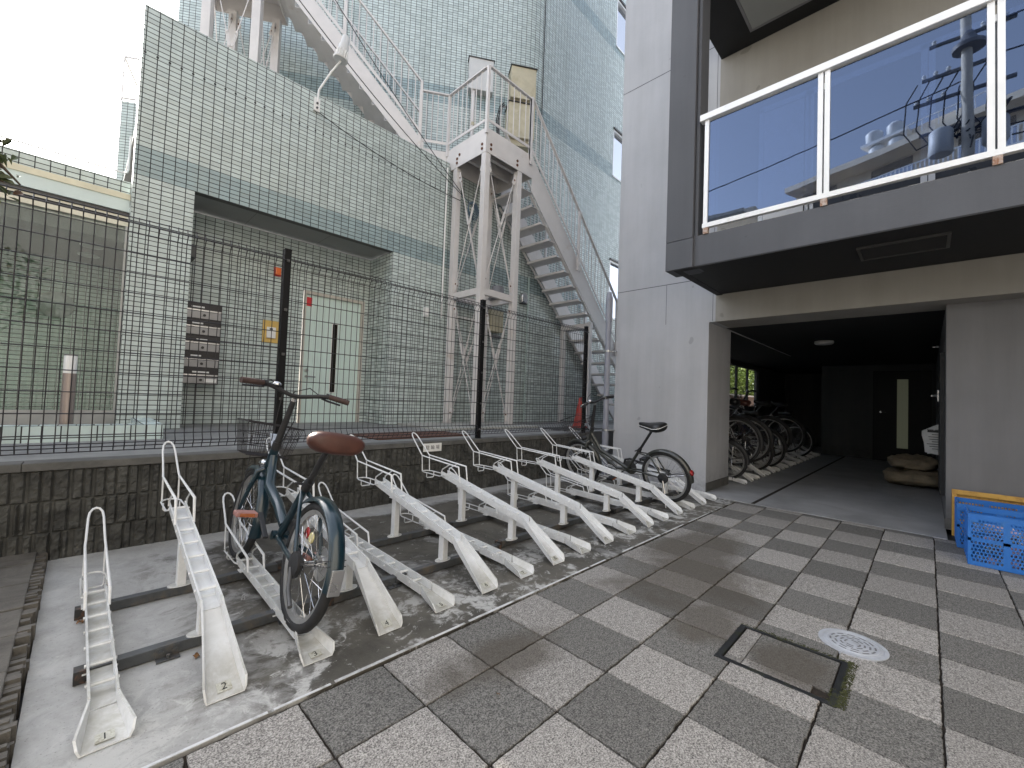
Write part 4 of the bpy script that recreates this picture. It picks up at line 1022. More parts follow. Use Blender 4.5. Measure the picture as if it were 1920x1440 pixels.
# ================================================================== BICYCLE RACKS
def chan_ring(y, z, hb, wall, lean, t_=.0035):
    """U section: base half width hb, side walls of height wall leaning outwards by lean"""
    return [(-hb-lean, y, z+wall), (-hb, y, z), (hb, y, z), (hb+lean, y, z+wall), (hb+lean-t_*1.8, y, z+wall), (hb-t_, y, z+t_), (-hb+t_, y, z+t_), (-hb-lean+t_*1.8, y, z+wall)]
RY = 2.2
def make_rack(high, number):
    t = thing('bicycle_rack', 'x', 'bicycle rack', (0, RY, 0))
    if high:
        zb = lambda y: .180+.1755*(y-1.93)/.94
        yk, yb = 1.93, 2.87; wall = .045
        ch = [chan_ring(yk+.001, zb(yk), .034, wall, .002), chan_ring(yb, zb(yb), .034, wall, .002)]
        rp = [(yk-.007, zb(yk), .034, wall, .002), (yk-.03, zb(yk)-.022, .035, wall+.004, .002), (1.80, .098, .042, .044, .005), (1.69, .030, .050, .040, .009), (1.655, .012, .053, .036, .010), (1.640, .003, .054, .018, .006)]
    else:
        zb = lambda y: .028+.024*(y-1.80)/.92
        yk, yb = 1.80, 2.72; wall = .042
        ch = [chan_ring(yk+.001, zb(yk), .034, wall, .002), chan_ring(yb, zb(yb), .034, wall, .002)]
        rp = [(yk-.007, zb(yk), .034, wall, .002), (yk-.03, zb(yk)-.005, .037, wall, .004), (1.70, .012, .046, .042, .010), (1.655, .005, .052, .040, .014), (1.640, .002, .053, .020, .008)]
    b = MB(); b.loft(ch)
    k = 7
    for i in range(k):
        y = yk+.10+(yb-yk-.14)*i/(k-1); z = zb(y)+.027
        b.cyl((-.034, y, z), (.034, y, z), .007, 8); b.cyl((-.041, y, z), (-.036, y, z), .006, 6); b.cyl((.036, y, z), (.041, y, z), .006, 6)
    b.build('channel', M_rack, t, autos=35)
    MB().loft([chan_ring(*r) for r in rp]).build('ramp', M_rack, t, autos=28)
    b = MB(); w = .037; r = .0052
    zo = zb(yb)
    if high: P_ = [(2.613, zb(2.613)+.035), (2.635, .462), (3.155, .492)]; top = (3.375, .672); ring = (3.165, .357)
    else: P_ = [(2.48, zb(2.48)+.035), (2.50, .148), (2.995, .205)]; top = (3.175, .352); ring = (3.01, .062)
    L_ = [(w, y, z) for y, z in P_]
    hy, hz = top; by, bz = P_[2]
    ux = (hy-by); uz = (hz-bz)
    arc_ = [(w*.95, by+ux*.12, bz+uz*.12), (w*.80, by+ux*.72, bz+uz*.72), (w*.66, by+ux*.88, bz+uz*.88), (w*.36, by+ux*.97, bz+uz*.97), (0, hy, hz)]
    pts = L_+arc_; pts = pts+[(-x, y, z) for x, y, z in reversed(pts[:-1])]
    b.tube(pts, r, 8)
    rz_ = ring[1]
    rp_ = [(w+.006, yb-.06, zo+.02), (w+.008, yb, rz_), (w+.008, ring[0]-.06, rz_), (w*.8, ring[0]-.015, rz_), (w*.3, ring[0], rz_), (0, ring[0], rz_)]
    b.tube(rp_+[(-x, y, z) for x, y, z in reversed(rp_[:-1])], r*.85, 6)
    for s_ in (1, -1):
        b.tube([(s_*w, by, bz), (s_*w, by-.012, rz_)], r*.85, 6)
        b.tube([(s_*w, P_[1][0]+.12, P_[1][1]+.004), (s_*w, yb-.02, zo+.06), (s_*w, yb-.01, zo+.03)], r*.85, 6)
    hh = .045
    b.tube([(w, ring[0]-.09, rz_), (w, ring[0]-.09, rz_-hh+.01), (w*.8, ring[0]-.09, rz_-hh), (-w*.8, ring[0]-.09, rz_-hh), (-w, ring[0]-.09, rz_-hh+.01), (-w, ring[0]-.09, rz_)], r*.8, 6)
    b.build('wire_guard', M_rack, t, autos=60)
    if high:
        for y in (2.06, 2.62):
            b = MB(); b.box((-.018, y-.024, .048), (.018, y+.024, zb(y)-.004)); b.box((-.030, y-.045, zb(y)-.008), (.030, y+.045, zb(y)-.001)); b.build('post', M_rack, t, bevel=.003)
            b = MB(); pts = [(.052*math.cos(a)*1.0, y+.030*math.sin(a), .0445) for a in [2*PI*i/20 for i in range(20)]]; b.prism(pts, (0, 0, .005)); b.build('foot_plate', M_rack, t)
    else:
        for y in (2.06, 2.62):
            b = MB(); b.box((-.045, y-.025, zb(y)-.006), (.045, y+.025, zb(y)-.001)); b.build('foot_plate', M_rack, t)
    if number:
        y0 = 1.685; z0 = (.030 if high else .0135); y1 = 1.64; z1 = (.0065 if high else .004)
        c_ = V((0, 1.672, (.022 if high else .0105)+.0032)); dn = V((0, 1, .50 if high else .16)).normalized()
        b = MB(); nrm = V((1, 0, 0)).cross(dn)
        pts = [c_+V((-.021, 0, 0))-dn*.017, c_+V((.021, 0, 0))-dn*.017, c_+V((.021, 0, 0))+dn*.017, c_+V((-.021, 0, 0))+dn*.017]
        b.prism([p+nrm*.001 for p in pts], nrm*.0008); st = b.build('number_sticker', M_label, t)
        text_mesh('numeral', str(number), .034, frame(c_+nrm*.0022, (1, 0, 0), dn), M_num, t, depth=.0002)
    return t
ordn = ['first', 'second', 'third', 'fourth', 'fifth', 'sixth', 'seventh', 'eighth', 'ninth', 'tenth', 'eleventh', 'twelfth', 'thirteenth', 'fourteenth', 'fifteenth', 'sixteenth', 'seventeenth']
protos = {}
RX = lambda k: .10+.2935*k+(.004*k if k > 9 else 0)
for k in range(17):
    high = k % 2 == 1
    t = make_rack(high, k+1)
    t.location = (RX(k), RY, 0); t.rotation_euler = (0, 0, math.radians(rnd.uniform(-.7, .7)))
    ext = {0: ', leftmost, with nothing on it', 2: ', holding the teal bicycle', 14: ', holding the dark olive bicycle', 16: ', nearest the grey pillar'}.get(k, '')
    t['label'] = ('raised' if high else 'low')+' white steel rack tray numbered %d, %s from the left%s' % (k+1, ordn[k], ext)
    t['group'] = 'white bicycle racks on the concrete pad'
# base rails
for i, (xa, xb, dy) in enumerate(((.035, .86, 0), (.875, 2.02, -.012), (2.04, 3.45, .03), (3.47, 4.95, 0))):
    for j, y in enumerate((2.06, 2.62)):
        yy = y+dy*(1 if j == 0 else .4)
        t = thing('floor_rail', ['front', 'rear'][j]+' steel floor rail under '+['racks one to three', 'racks four to seven', 'racks eight to twelve', 'racks thirteen to seventeen'][i], 'rail', ((xa+xb)/2, yy, 0), group='steel floor rails under the racks')
        MB().box((xa+.03, yy-.020, .004), (xb-.03, yy+.020, .044)).build('rail_body', M_rail, t, bevel=.002)
        for e_ in (xa, xb-.03):
            MB().box((e_, yy-.022, .002), (e_+.03, yy+.022, .0455)).build('end_cap', M_railcap, t)
        for f_ in (.30, .80):
            x = xa+(xb-xa)*f_
            if j == 0:
                b = MB(); b.box((x-.035, yy-.024, .004), (x+.035, yy-.0205, .040)); b.box((x-.035, yy-.055, .002), (x+.035, yy-.0205, .006)); 
                p_ = b.build('anchor_plate', M_rail, t)
                b = MB(); 
                for dx in (-.02, .02): b.cyl((x+dx, yy-.024, .026), (x+dx, yy-.031, .026), .008, 8)
                b.cyl((x, yy-.042, .006), (x, yy-.042, .020), .007, 6); b.build('anchor_bolts', M_rail, p_)

# ================================================================== BICYCLES
def make_bike(P):
    t = thing('bicycle', 'x', 'bicycle', (0, 0, 0))
    r = P['r']; wb = P['wb']; tw_ = P.get('tw', .021); fm = P['frame']; dk = P.get('dark', M_blackp)
    Yx = V((0, 1, 0))
    def wheel(cxp, rear):
        w = thing('wheel', None, None, (0, 0, 0)); w.parent = t
        c = V((cxp, 0, r)); ORG[w.name] = V((0, 0, 0))
        MB().torus(c, Yx, r-tw_, tw_, 48, 10).build('tyre', M_rubber, w, smooth=True)
        b = MB(); R_ = r-2*tw_-.004
        n = 48; rings = []
        for i in range(n):
            a = 2*PI*i/n; d = V((math.cos(a), 0, math.sin(a)))
            rings.append([c+d*(R_+.010)+Yx*.013, c+d*(R_-.010)+Yx*.008, c+d*(R_-.010)-Yx*.008, c+d*(R_+.010)-Yx*.013])
        rings.append(rings[0]); b.loft(rings, caps=False); b.build('rim', M_alloy, w, autos=40)
        b = MB(); nsp = 28
        for i in range(nsp):
            a = 2*PI*i/nsp; s_ = 1 if i % 2 else -1; a2 = a+(.55 if (i//2) % 2 else -.55)
            b.cyl(c+V((math.cos(a2), 0, math.sin(a2)))*.024+Yx*s_*.028, c+V((math.cos(a), 0, math.sin(a)))*(R_-.008), .0011, 4)
        b.build('spokes', M_chrome, w)
        b = MB(); b.lathe(tuple(c-Yx*.045), [(.006, 0), (.006, .015), (.026, .017), (.026, .021), (.014, .026), (.014, .066), (.026, .069), (.026, .073), (.006, .075), (.006, .09)], 16, ax=(0, 1, 0)); b.build('hub', M_chrome, w, autos=40)
        if rear and P.get('refl'):
            a = 1.05
            q = c+V((math.cos(a), 0, math.sin(a)))*(R_*.62)
            MB().lathe(tuple(q+Yx*.004), [(.022, 0), (.025, .004), (.020, .008)], 16, ax=(0, 1, 0)).build('red_spoke_reflector', M_refl, w, autos=40)
            q = c+V((math.cos(a+.42), 0, math.sin(a+.42)))*(R_*.50)
            MB().lathe(tuple(q+Yx*.004), [(.022, 0), (.024, .004), (.020, .008)], 16, ax=(0, 1, 0)).build('amber_spoke_reflector', M_yrefl, w, autos=40)
        return w
    wheel(0, True); wheel(wb, False)
    # key points
    BB = V((P['bb'], 0, r+.02)); ST = V((P['st'][0], 0, P['st'][1])); HB = V((wb-.165, 0, 2*r+.045)); HT = V((wb-.205, 0, 2*r+.155)); HD = (HT-HB).normalized()
    sd_ = (ST-BB).normalized()
    b = MB()
    fr = P['tube']
    if P.get('style') == 'folding':
        b.tube([HB+HD*.06-V((.02, 0, 0)), HB-V((.10, 0, .10)), V((P['bb']+.12, 0, r+.14)), V((P['bb']+.04, 0, r+.10)), BB+V((-.015, 0, .05))], [fr*.95, fr*1.05, fr*1.1, fr, fr*.85], 14)
    elif P.get('style') == 'step':
        b.tube([HB+HD*.07, HB-V((.13, 0, .12)), V((P['bb']+.10, 0, r+.07)), BB], fr, 12)
        b.tube([HB+HD*.01, HB-V((.12, 0, .16)), V((P['bb']+.14, 0, r+.01)), BB-V((0, 0, .01))], fr*.8, 12)
    else:
        b.tube([HT-HD*.02, BB.lerp(ST, .92)], fr*.8, 12); b.tube([HB+HD*.02, BB], fr, 12)
    b.tube([BB, ST], fr*.78, 12)
    b.tube([HB, HT], fr*1.0, 14)
    b.cyl(BB-Yx*.036, BB+Yx*.036, .022, 14)
    for s_ in (1, -1):
        b.tube([BB+Yx*s_*.02-V((.03, 0, 0)), V((.13, s_*.048, r+.012)), V((.0, s_*.056, r))], fr*.45, 8)
        b.tube([BB.lerp(ST, P.get('stay', .90))+Yx*s_*.012, V((.12, s_*.045, r+.20)), V((.0, s_*.056, r))], fr*.38, 8)
        b.box((-.018, s_*.056-.003, r-.022), (.03, s_*.056+.003, r+.018))
    b.build('frame', fm, t, autos=50)
    b = MB(); fk = HB-HD*.01; b.cyl(fk-HD*.0, fk-HD*.03, .022, 12)
    for s_ in (1, -1):
        b.tube([fk-HD*.015+Yx*s_*.012, fk-HD*.03+Yx*s_*.042, fk.lerp(V((wb-.02, 0, r)), .6)+Yx*s_*.050, V((wb, s_*.050, r))], [.014, .014, .011, .008], 8)
    b.build('fork', fm, t, autos=50)
    # fenders
    for (cx_, a0, a1, nm) in ((0, P.get('f0', -.12), P.get('f1', 2.35), 'rear_fender'), (wb, .95, 3.45, 'front_fender')):
        rings = []; n = 26; R_ = r+.016
        for i in range(n+1):
            a = a0+(a1-a0)*i/n
            if nm == 'rear_fender': a = PI-a if False else a
            d = V((-math.cos(a), 0, math.sin(a))) if nm == 'rear_fender' else V((-math.cos(a-.95+.35), 0, math.sin(a-.95+.35))) if False else V((-math.cos(a), 0, math.sin(a))) if nm == 'rear_fender' else V((math.cos(a), 0, math.sin(a)))
            o_ = V((cx_, 0, r)); w = P.get('fw', .030)
            rings.append([o_+d*(R_-.016)+Yx*w, o_+d*(R_+.001)+Yx*w*.8, o_+d*(R_+.006), o_+d*(R_+.001)-Yx*w*.8, o_+d*(R_-.016)-Yx*w, o_+d*(R_-.014)-Yx*(w-.002), o_+d*(R_-.002)-Yx*w*.7, o_+d*(R_+.002), o_+d*(R_-.002)+Yx*w*.7, o_+d*(R_-.014)+Yx*(w-.002)])
        b = MB(); b.loft(rings); f_ = b.build(nm, P.get('fender', fm), t, autos=60)
        b = MB()
        if nm == 'rear_fender':
            for a in (.25, .33):
                d = V((-math.cos(a), 0, math.sin(a)))
                for s_ in (1, -1): b.cyl(V((0, s_*.058, r)), V((0, 0, r))+d*R_+Yx*s_*.031, .0022, 5)
            if P.get('flap'):
                d = V((-math.cos(-.02), 0, math.sin(-.02))); 
                MB().box((-R_-.012, -.024, r-.035), (-R_-.004, .024, r+.060)).build('mud_flap', M_ss, f_, bevel=.003)
            if P.get('tail'):
                MB().lathe((-R_*math.cos(.3)-.004, 0, r+R_*math.sin(.3)), [(.028, 0), (.028, .010), (.018, .018)], 16, ax=(-math.cos(.3), 0, math.sin(.3))).build('rear_reflector', M_refl, f_, autos=40)
        else:
            for s_ in (1, -1): b.cyl(V((wb, s_*.052, r)), V((wb, 0, r))+V((math.cos(3.2), 0, math.sin(3.2)))*R_+Yx*s_*.030, .0022, 5)
        b.build('fender_stay', M_blackp, f_)
    # drivetrain
    c = BB-Yx*.050
    b = MB(); b.lathe(tuple(c), [(.070, 0), (.078, .001), (.078, .004), (.070, .005)], 36, ax=(0, 1, 0)); b.build('chainring', M_darkst, t, autos=40)
    b = MB(); 
    for dz in (.072, -.072): b.tube([BB+V((0, -.05, dz)), V((.0, -.05, r+dz*.38))], .004, 4)
    b.build('chain', M_darkst, t)
    if P.get('guard'):
        b = MB(); b.tube([BB+V((.085, -.055, .0)), BB+V((.06, -.055, .075)), BB+V((0, -.055, .092)), V((.10, -.055, r+.055)), V((-.02, -.055, r+.045))], .012, 8); b.build('chain_guard', dk, t, autos=60)
    ca = P.get('crank', 2.6); L = .155
    for s_, a in ((1, ca), (-1, ca+PI)):
        d = V((math.cos(a), 0, math.sin(a))); q = BB+Yx*s_*.066; e_ = q+d*L
        b = MB(); b.bar(q-d*.02, e_+d*.01, .012, .024, up=Yx); cr = b.build('crank_arm', P.get('crankm', dk), t, bevel=.004)
        b = MB(); b.box((e_.x-.035, e_.y+s_*.02-.0 if s_ > 0 else e_.y-.115, e_.z-.012), (e_.x+.035, e_.y+.115 if s_ > 0 else e_.y-.02, e_.z+.012)); b.build('pedal', P.get('pedal', M_blackp), cr, bevel=.005)
        b = MB()
        for sx in (-1, 1): b.box((e_.x+sx*.0355, e_.y+s_*.035, e_.z-.008), (e_.x+sx*.038, e_.y+s_*.10, e_.z+.008))
        b.build('pedal_reflector', M_orrefl, cr)
    MB().lathe((0, .040, r), [(.045, 0), (.052, .006), (.052, .022), (.030, .030)], 24, ax=(0, 1, 0)).build('roller_brake', dk, t, autos=40)
    b = MB(); b.cyl((0, -.045, r), (0, -.060, r), .032, 18); b.lathe((0, -.055, r), [(.070, 0), (.070, .002)], 28, ax=(0, 1, 0)) if P.get('disc') else None; b.build('sprocket', M_darkst if not P.get('disc') else M_alloy, t, autos=40)
    # kickstand
    b = MB(); b.tube([(.0, .066, r-.01), (-.05, .075, r-.08), (-.13, .085, r-.115)] if P.get('kick') == 'up' else [(.0, .06, r-.01), (-.03, .10, r*.4), (-.06, .15, .0)], .009, 8); b.build('kickstand', M_darkst if P.get('kick') == 'up' else M_chrome, t, autos=50)
    # seat post and saddle
    sp = BB+sd_*P['sh']; b = MB(); b.tube([ST-sd_*.01, sp], .0135, 12); b.cyl(ST-sd_*.02, ST+sd_*.025, fr*.95, 14); b.build('seat_post', P.get('postm', dk), t, autos=40)
    b = MB(); b.cyl(ST+V((.02, -.03, .005)), ST+V((.02, .05, .005)), .006, 8); b.build('quick_release', dk, t)
    S0 = sp+V((0, 0, .02))
    prof = [(-.128, .070, .014), (-.122, .094, .032), (-.098, .112, .046), (-.050, .108, .050), (.0, .074, .046), (.04, .050, .042), (.09, .030, .040), (.125, .022, .036), (.142, .010, .028)]
    rings = []
    for (x, w, h) in prof:
        w *= P.get('sw', 1.0); z = S0.z+.012*abs(x/.14)**2; k = []
        for j in range(16):
            a = 2*PI*j/16; cx2 = math.cos(a); sz = math.sin(a)
            cx2 = math.copysign(abs(cx2)**.62, cx2); k.append((S0.x+x, cx2*w, z+.012+(h if sz > 0 else .050*(.4+w/.11*.6))*sz*(.9 if sz > 0 else 1)))
        rings.append(k)
    sdl = MB().loft(rings).build('saddle', P['saddle'], t, smooth=True)
    b = MB()
    for s_ in (1, -1): b.tube([(S0.x-.09, s_*.045, S0.z-.012), (S0.x-.03, s_*.022, S0.z-.022), (S0.x+.04, s_*.020, S0.z-.022), (S0.x+.10, s_*.012, S0.z+.0)], .0038, 6)
    b.box((S0.x-.02, -.028, S0.z-.032), (S0.x+.02, .028, S0.z-.014)); 
    for s_ in (1, -1):
        pts = [(S0.x-.075+.006*math.cos(i*.9), s_*.055+.014*math.sin(i*.9), S0.z-.03+i*.0022) for i in range(18)]; b.tube(pts, .0022, 5)
    b.build('saddle_rails', M_darkst, sdl)
    if P.get('piping'):
        b = MB(); pts = []
        for (x, w, h) in prof[::-1]: pts.append((S0.x+x, w*P.get('sw', 1)*1.01, S0.z+.013+.012*abs(x/.14)**2))
        pts2 = [(x, -y, z) for x, y, z in reversed(pts)]; b.tube(pts+[(S0.x-.128, 0, S0.z+.022)]+pts2, .0028, 5); b.build('saddle_piping', M_white, sdl)
    # stem and handlebar
    bc = V((P['bar'][0], 0, P['bar'][1])); b = MB(); b.tube([HT-HD*.01, HT.lerp(bc, .92)], [.019, .015], 14); b.cyl(HT-HD*.015, HT+HD*.03, .024, 14); b.build('stem', dk, t, autos=40)
    MB().cyl(HT.lerp(bc, .90), HT.lerp(bc, .96), .0165, 14).build('stem_collar', M_ss, t, autos=40)
    ri = P.get('rise', .035); hw = P.get('hw', .29)
    for s_ in (0,):
        pts = []
        for u in (-1, -.62, -.45, -.25, -.08, .08, .25, .45, .62, 1):
            au = abs(u); pts.append((bc.x-(.050*max(0, (au-.35)/.65)**1.1 if au > .35 else 0), u*hw, bc.z+(ri*min(1, max(0, (au-.1)/.45)))-.012*max(0, (au-.6)/.4)))
        hb = MB().tube(pts, .0115, 12).build('handlebar', dk, t, smooth=True)
    for s_ in (1, -1):
        e_ = V(pts[-1]) if s_ > 0 else V(pts[0]); q = V(pts[-2]) if s_ > 0 else V(pts[1]); q = e_.lerp(q, .98)
        MB().tube([q, q.lerp(e_, .5), e_+(e_-q)*.04], [.0155, .0165, .0165], 14).build('grip', P['grip'], hb, autos=50)
        l0 = q+(q-e_)*.12
        b = MB(); b.cyl(l0-(e_-q)*.06, l0+(e_-q)*.10, .017, 12); b.bar(l0+V((.012, 0, -.004)), l0+V((.055, 0, -.018)), .016, .012); b.tube([l0+V((.05, 0, -.018)), l0+V((.062, s_*.035, -.024)), e_+V((.055, -s_*.02, -.022))], .006, 6); b.build('brake_lever', dk if not P.get('chromel') else M_chrome, hb)
    MB().lathe((pts[2][0], pts[2][1]*-1-.02, pts[2][2]+.012), [(.022, 0), (.022, .008), (.012, .018)], 16).build('bell', M_chrome, hb, autos=50)
    b = MB()
    for s_ in (1, -1):
        l0 = V((bc.x+.04, s_*hw*.6, bc.z+.02))
        b.tube([l0, l0+V((.09, -s_*.06, .05)), V((bc.x+.13, s_*.03, bc.z+.03)), V((HT.x+.06, s_*.02, HT.z+.12)), V((HT.x+.03, s_*.02, HT.z-.02))], .0028, 5)
    b.tube([(bc.x+.02, -.02, bc.z-.02), (bc.x+.10, -.06, bc.z-.14), (HB.x+.03, -.03, HB.z+.08), (HB.x-.06, -.01, HB.z-.02)], .0028, 5)
    b.build('brake_cable', M_cable, t)
    # basket
    if P.get('basket', True):
        b = MB(); x0, x1, y0, zb_, zt_ = wb-.13, wb+.13, .15, 2*r+.085, 2*r+.27
        def rect(z, k): return [(x0+k*.6, -y0+k, z), (x1-k, -y0+k, z), (x1-k, y0-k, z), (x0+k*.6, y0-k, z)]
        for z, k, rr in ((zb_, .035, .002), (zb_+.055, .024, .0017), (zb_+.12, .012, .0017), (zt_, 0, .0035)): b.tube(rect(z, k), rr, 5, closed=True)
        A_, B_ = rect(zb_, .035), rect(zt_, 0)
        for s_ in range(4):
            n = 11 if s_ % 2 == 1 else 9
            for i in range(n):
                f_ = i/n; p = V(A_[s_]).lerp(V(A_[(s_+1) % 4]), f_); q = V(B_[s_]).lerp(V(B_[(s_+1) % 4]), f_); b.cyl(p, q, .0016, 4)
        for i in range(8):
            f_ = i/7; b.cyl(V(A_[0]).lerp(V(A_[1]), f_), V(A_[3]).lerp(V(A_[2]), f_), .0016, 4)
        b.build('basket', M_wire, t)
        b = MB(); b.bar((x0+.01, 0, zt_-.05), HT+V((.01, 0, 0)), .05, .004); b.build('basket_bracket', M_ss, t)
        for s_ in (1, -1): MB().cyl((wb-.01, s_*.055, r), (wb+.02, s_*.06, zb_), .0025, 5).build('basket_stay', M_blackp, t)
    # headlamp
    MB().lathe((HB.x+.055, .0, HB.z-.0), [(.012, 0), (.026, .02), (.028, .05), (.024, .056)], 18, ax=(1, 0, -.1)).build('headlamp', P.get('lamp', M_blackp), t, autos=40)
    return t
b1 = make_bike(dict(r=.256, wb=1.0, bb=.40, st=(.215, .545), tube=.023, frame=M_teal, fender=M_teal, fw=.032, sh=.555, saddle=M_leather, sw=1.12, grip=M_grip, bar=(.70, .965), rise=.035, hw=.285, style='folding', refl=True, flap=True, kick='up', pedal=M_pedal, crank=2.2+PI*.0-1.75, disc=True, f0=-.10, f1=2.2, lamp=M_chrome))
b1.location = (.662, 1.86, .040); b1.rotation_euler = (math.radians(11), 0, math.radians(90-1))
b1['label'] = 'teal folding bicycle with a brown saddle and black basket standing in rack three'; b1['group'] = 'parked bicycles'
b2 = make_bike(dict(r=.262, wb=1.06, bb=.43, st=(.27, .50), tube=.020, frame=M_olive, fender=M_olive, sh=.56, saddle=M_blacks, sw=.9, piping=True, grip=M_blackp, bar=(.77, 1.00), rise=.02, hw=.27, style='step', tail=True, guard=True, f0=-.05, f1=2.3, crank=-.6, crankm=M_olive, chromel=True))
b2.location = (4.20, 1.865, .040); b2.rotation_euler = (math.radians(-12.5), 0, math.radians(90-3.6))
b2['label'] = 'dark olive small-wheeled bicycle with a black white-piped saddle by the grey pillar'; b2['group'] = 'parked bicycles'
# bicycles and racks in the garage
hi = make_rack(True, None); lo = make_rack(False, None)
for i in range(19):
    x = 6.22+.295*i
    if x > 11.85: break
    src = hi if i % 2 else lo
    o = src if i < 2 else copy_tree(src)
    o.location = (x, RY+.07, .004); o['group'] = 'rack trays in the garage'
    o['label'] = ('raised white rack tray in the dark garage row' if i % 2 else 'low white rack tray in the dark garage row')
M_redf = beplastic('dark_red_frame_paint', (.030, .009, .009)); M_silver = simple('silver_frame_paint', (.35, .35, .36), .35, .6, .05); M_navy = beplastic('navy_frame_paint', (.015, .02, .06))
specs = [(6.22, .004, .262, M_blackp, 'black small-wheeled bicycle nearest the garage opening', 0, 'step'),
         (6.52, .16, .34, M_silver, 'silver bicycle with a pale rear rim on the raised tray just inside the garage', 1, 'dia'),
         (7.10, .16, .34, M_redf, 'dark maroon bicycle on a raised garage tray between the silver and navy ones', 1, 'step'),
         (7.40, .004, .29, M_blackp, 'black bicycle on a low garage tray below the dark red one', 0, 'dia'),
         (7.99, .004, .33, M_navy, 'navy bicycle in the middle of the garage row', 0, 'dia'),
         (8.29, .16, .34, M_blackp, 'black bicycle with a wide handlebar on a raised tray deeper in the garage', 1, 'dia'),
         (9.47, .16, .34, M_silver, 'silver bicycle second from the end of the garage row', 1, 'step'),
         (10.35, .004, .33, M_blackp, 'black bicycle at the far dark end of the garage row', 0, 'dia')]
protoB = {}
for (x, z, r, fm, lab, hgh, sty) in specs:
    key = (r, fm.name, sty)
    if key in protoB: o = copy_tree(protoB[key])
    else: o = protoB[key] = make_bike(dict(r=r, wb=1.02 if r > .28 else .95, bb=.44, st=(.26, r+.36), tube=.016, frame=fm, fender=M_blackp, sh=.56, saddle=M_blacks if fm is not M_redf else M_leather, grip=M_blackp, bar=(.74, 2*r+.36), rise=.02, hw=.26, style=sty, tail=False, basket=(sty == 'step'), refl=False, crank=1.2))
    yb = 2.0 if hgh else 1.95
    o.location = (x, yb, z+(.035 if hgh else .03)); o.rotation_euler = (math.radians(rnd.uniform(-4, 4)), math.radians(-9 if hgh else 0), math.radians(90+rnd.uniform(-1.5, 1.5)))
    o['label'] = lab; o['group'] = 'bicycles parked in the garage'

# ================================================================== GROUND FITTINGS
e = thing('drain_hatch', 'rectangular paver-filled drain hatch with a mossy dark metal frame', 'drain hatch', (2.05, .42, 0))
MB().box((HX0, HY0, -.02), (HX1, HY1, -.012)).build('hatch_tray', M_joint, e)
g_ = .022
for (xa, xb, ya, yb) in ((HX0, HX0+g_, HY0, HY1), (HX1-g_*.6, HX1, HY0, HY1), (HX0+g_, HX1-g_*.6, HY0, HY0+g_), (HX0+g_, HX1-g_*.6, HY1-g_, HY1)):
    MB().box((xa, ya, -.018), (xb, yb, .0015)).build('hatch_rim', M_galvw, e, bevel=.001)
i0, i1, j0, j1 = HX0+.030, HX1-.020, HY0+.030, HY1-.030
for (ja, jb) in ((j0-.012, j0-.006), (j1+.006, j1+.012)): MB().box((i0-.012, ja, -.016), (i1+.008, jb, .0)).build('inner_rim', M_galvw, e)
def cell(xa, xb, ya, yb, tn):
    b = MB(); b.box((xa, ya, -.018), (xb, yb, -.0015)); o = b.build('paver_insert', M_pave, e, bevel=.0015); ca = o.data.color_attributes.new('tone', 'FLOAT_COLOR', 'CORNER')
    for d_ in ca.data: d_.color = (tn, .4, 0, 1)
xs_, ys_ = i0+.055, j1-.060
cell(i0, xs_-.003, j0+.05, ys_-.003, .95); cell(xs_, i1, j0, ys_-.003, .0); cell(xs_-.02, i1, ys_, j1, .9); cell(i0, xs_-.024, ys_, j1, .3)
b = MB()
for _ in range(1100):
    side = rnd.random()
    if side < .55: x, y = rnd.uniform(HX0, HX1+.02), HY0-rnd.random()**2*.03+.004
    elif side < .8: x, y = HX1+rnd.random()**2*.022, rnd.uniform(HY0, HY1)
    else: x, y = rnd.uniform(HX0, HX0+.12), rnd.uniform(HY0-.02, HY0+.03)
    s_ = rnd.uniform(.0012, .0034); b.ball((x, y, .0005), s_, (1, 1, .6), 3)
o = b.build('moss', M_moss); tag(o, kind='stuff'); o['label'] = 'green moss growing along the drain hatch edge'; o['category'] = 'moss'
e = thing('manhole_cover', 'round pale painted manhole cover with slotted rings', 'manhole cover', (2.43, .232, 0))
mc = (2.43, .232)
MB().lathe((mc[0], mc[1], -.01), [(.122, 0), (.122, .0125), (.106, .0135), (.105, .011)], 48).build('outer_ring', M_manhole, e, autos=30)
MB().lathe((mc[0], mc[1], -.01), [(.1035, 0), (.1035, .0125), (.101, .0135)], 48).build('cover_plate', M_manhole, e, autos=30)
b = MB()
for ri_, (R_, n_s) in enumerate(((.078, 12), (.060, 9), (.042, 7), (.026, 4))):
    for i in range(n_s):
        a0 = 2*PI*(i+.5*(ri_ % 2))/n_s; a1 = a0+2*PI/n_s*.66; rings = []
        for j in range(6):
            a = a0+(a1-a0)*j/5; c_, s_ = math.cos(a), math.sin(a)
            rings.append([(mc[0]+c_*(R_-.0035), mc[1]+s_*(R_-.0035), .0032), (mc[0]+c_*(R_+.0035), mc[1]+s_*(R_+.0035), .0032), (mc[0]+c_*(R_+.0035), mc[1]+s_*(R_+.0035), .0040), (mc[0]+c_*(R_-.0035), mc[1]+s_*(R_-.0035), .0040)])
        b.loft(rings)
b.build('slot_ring', M_grey, e)
b = MB(); b.torus((mc[0], mc[1], .0034), (0, 0, 1), .091, .0016, 48, 6); b.torus((mc[0], mc[1], .0034), (0, 0, 1), .069, .0014, 40, 6); b.build('raised_ring', M_manhole, e)
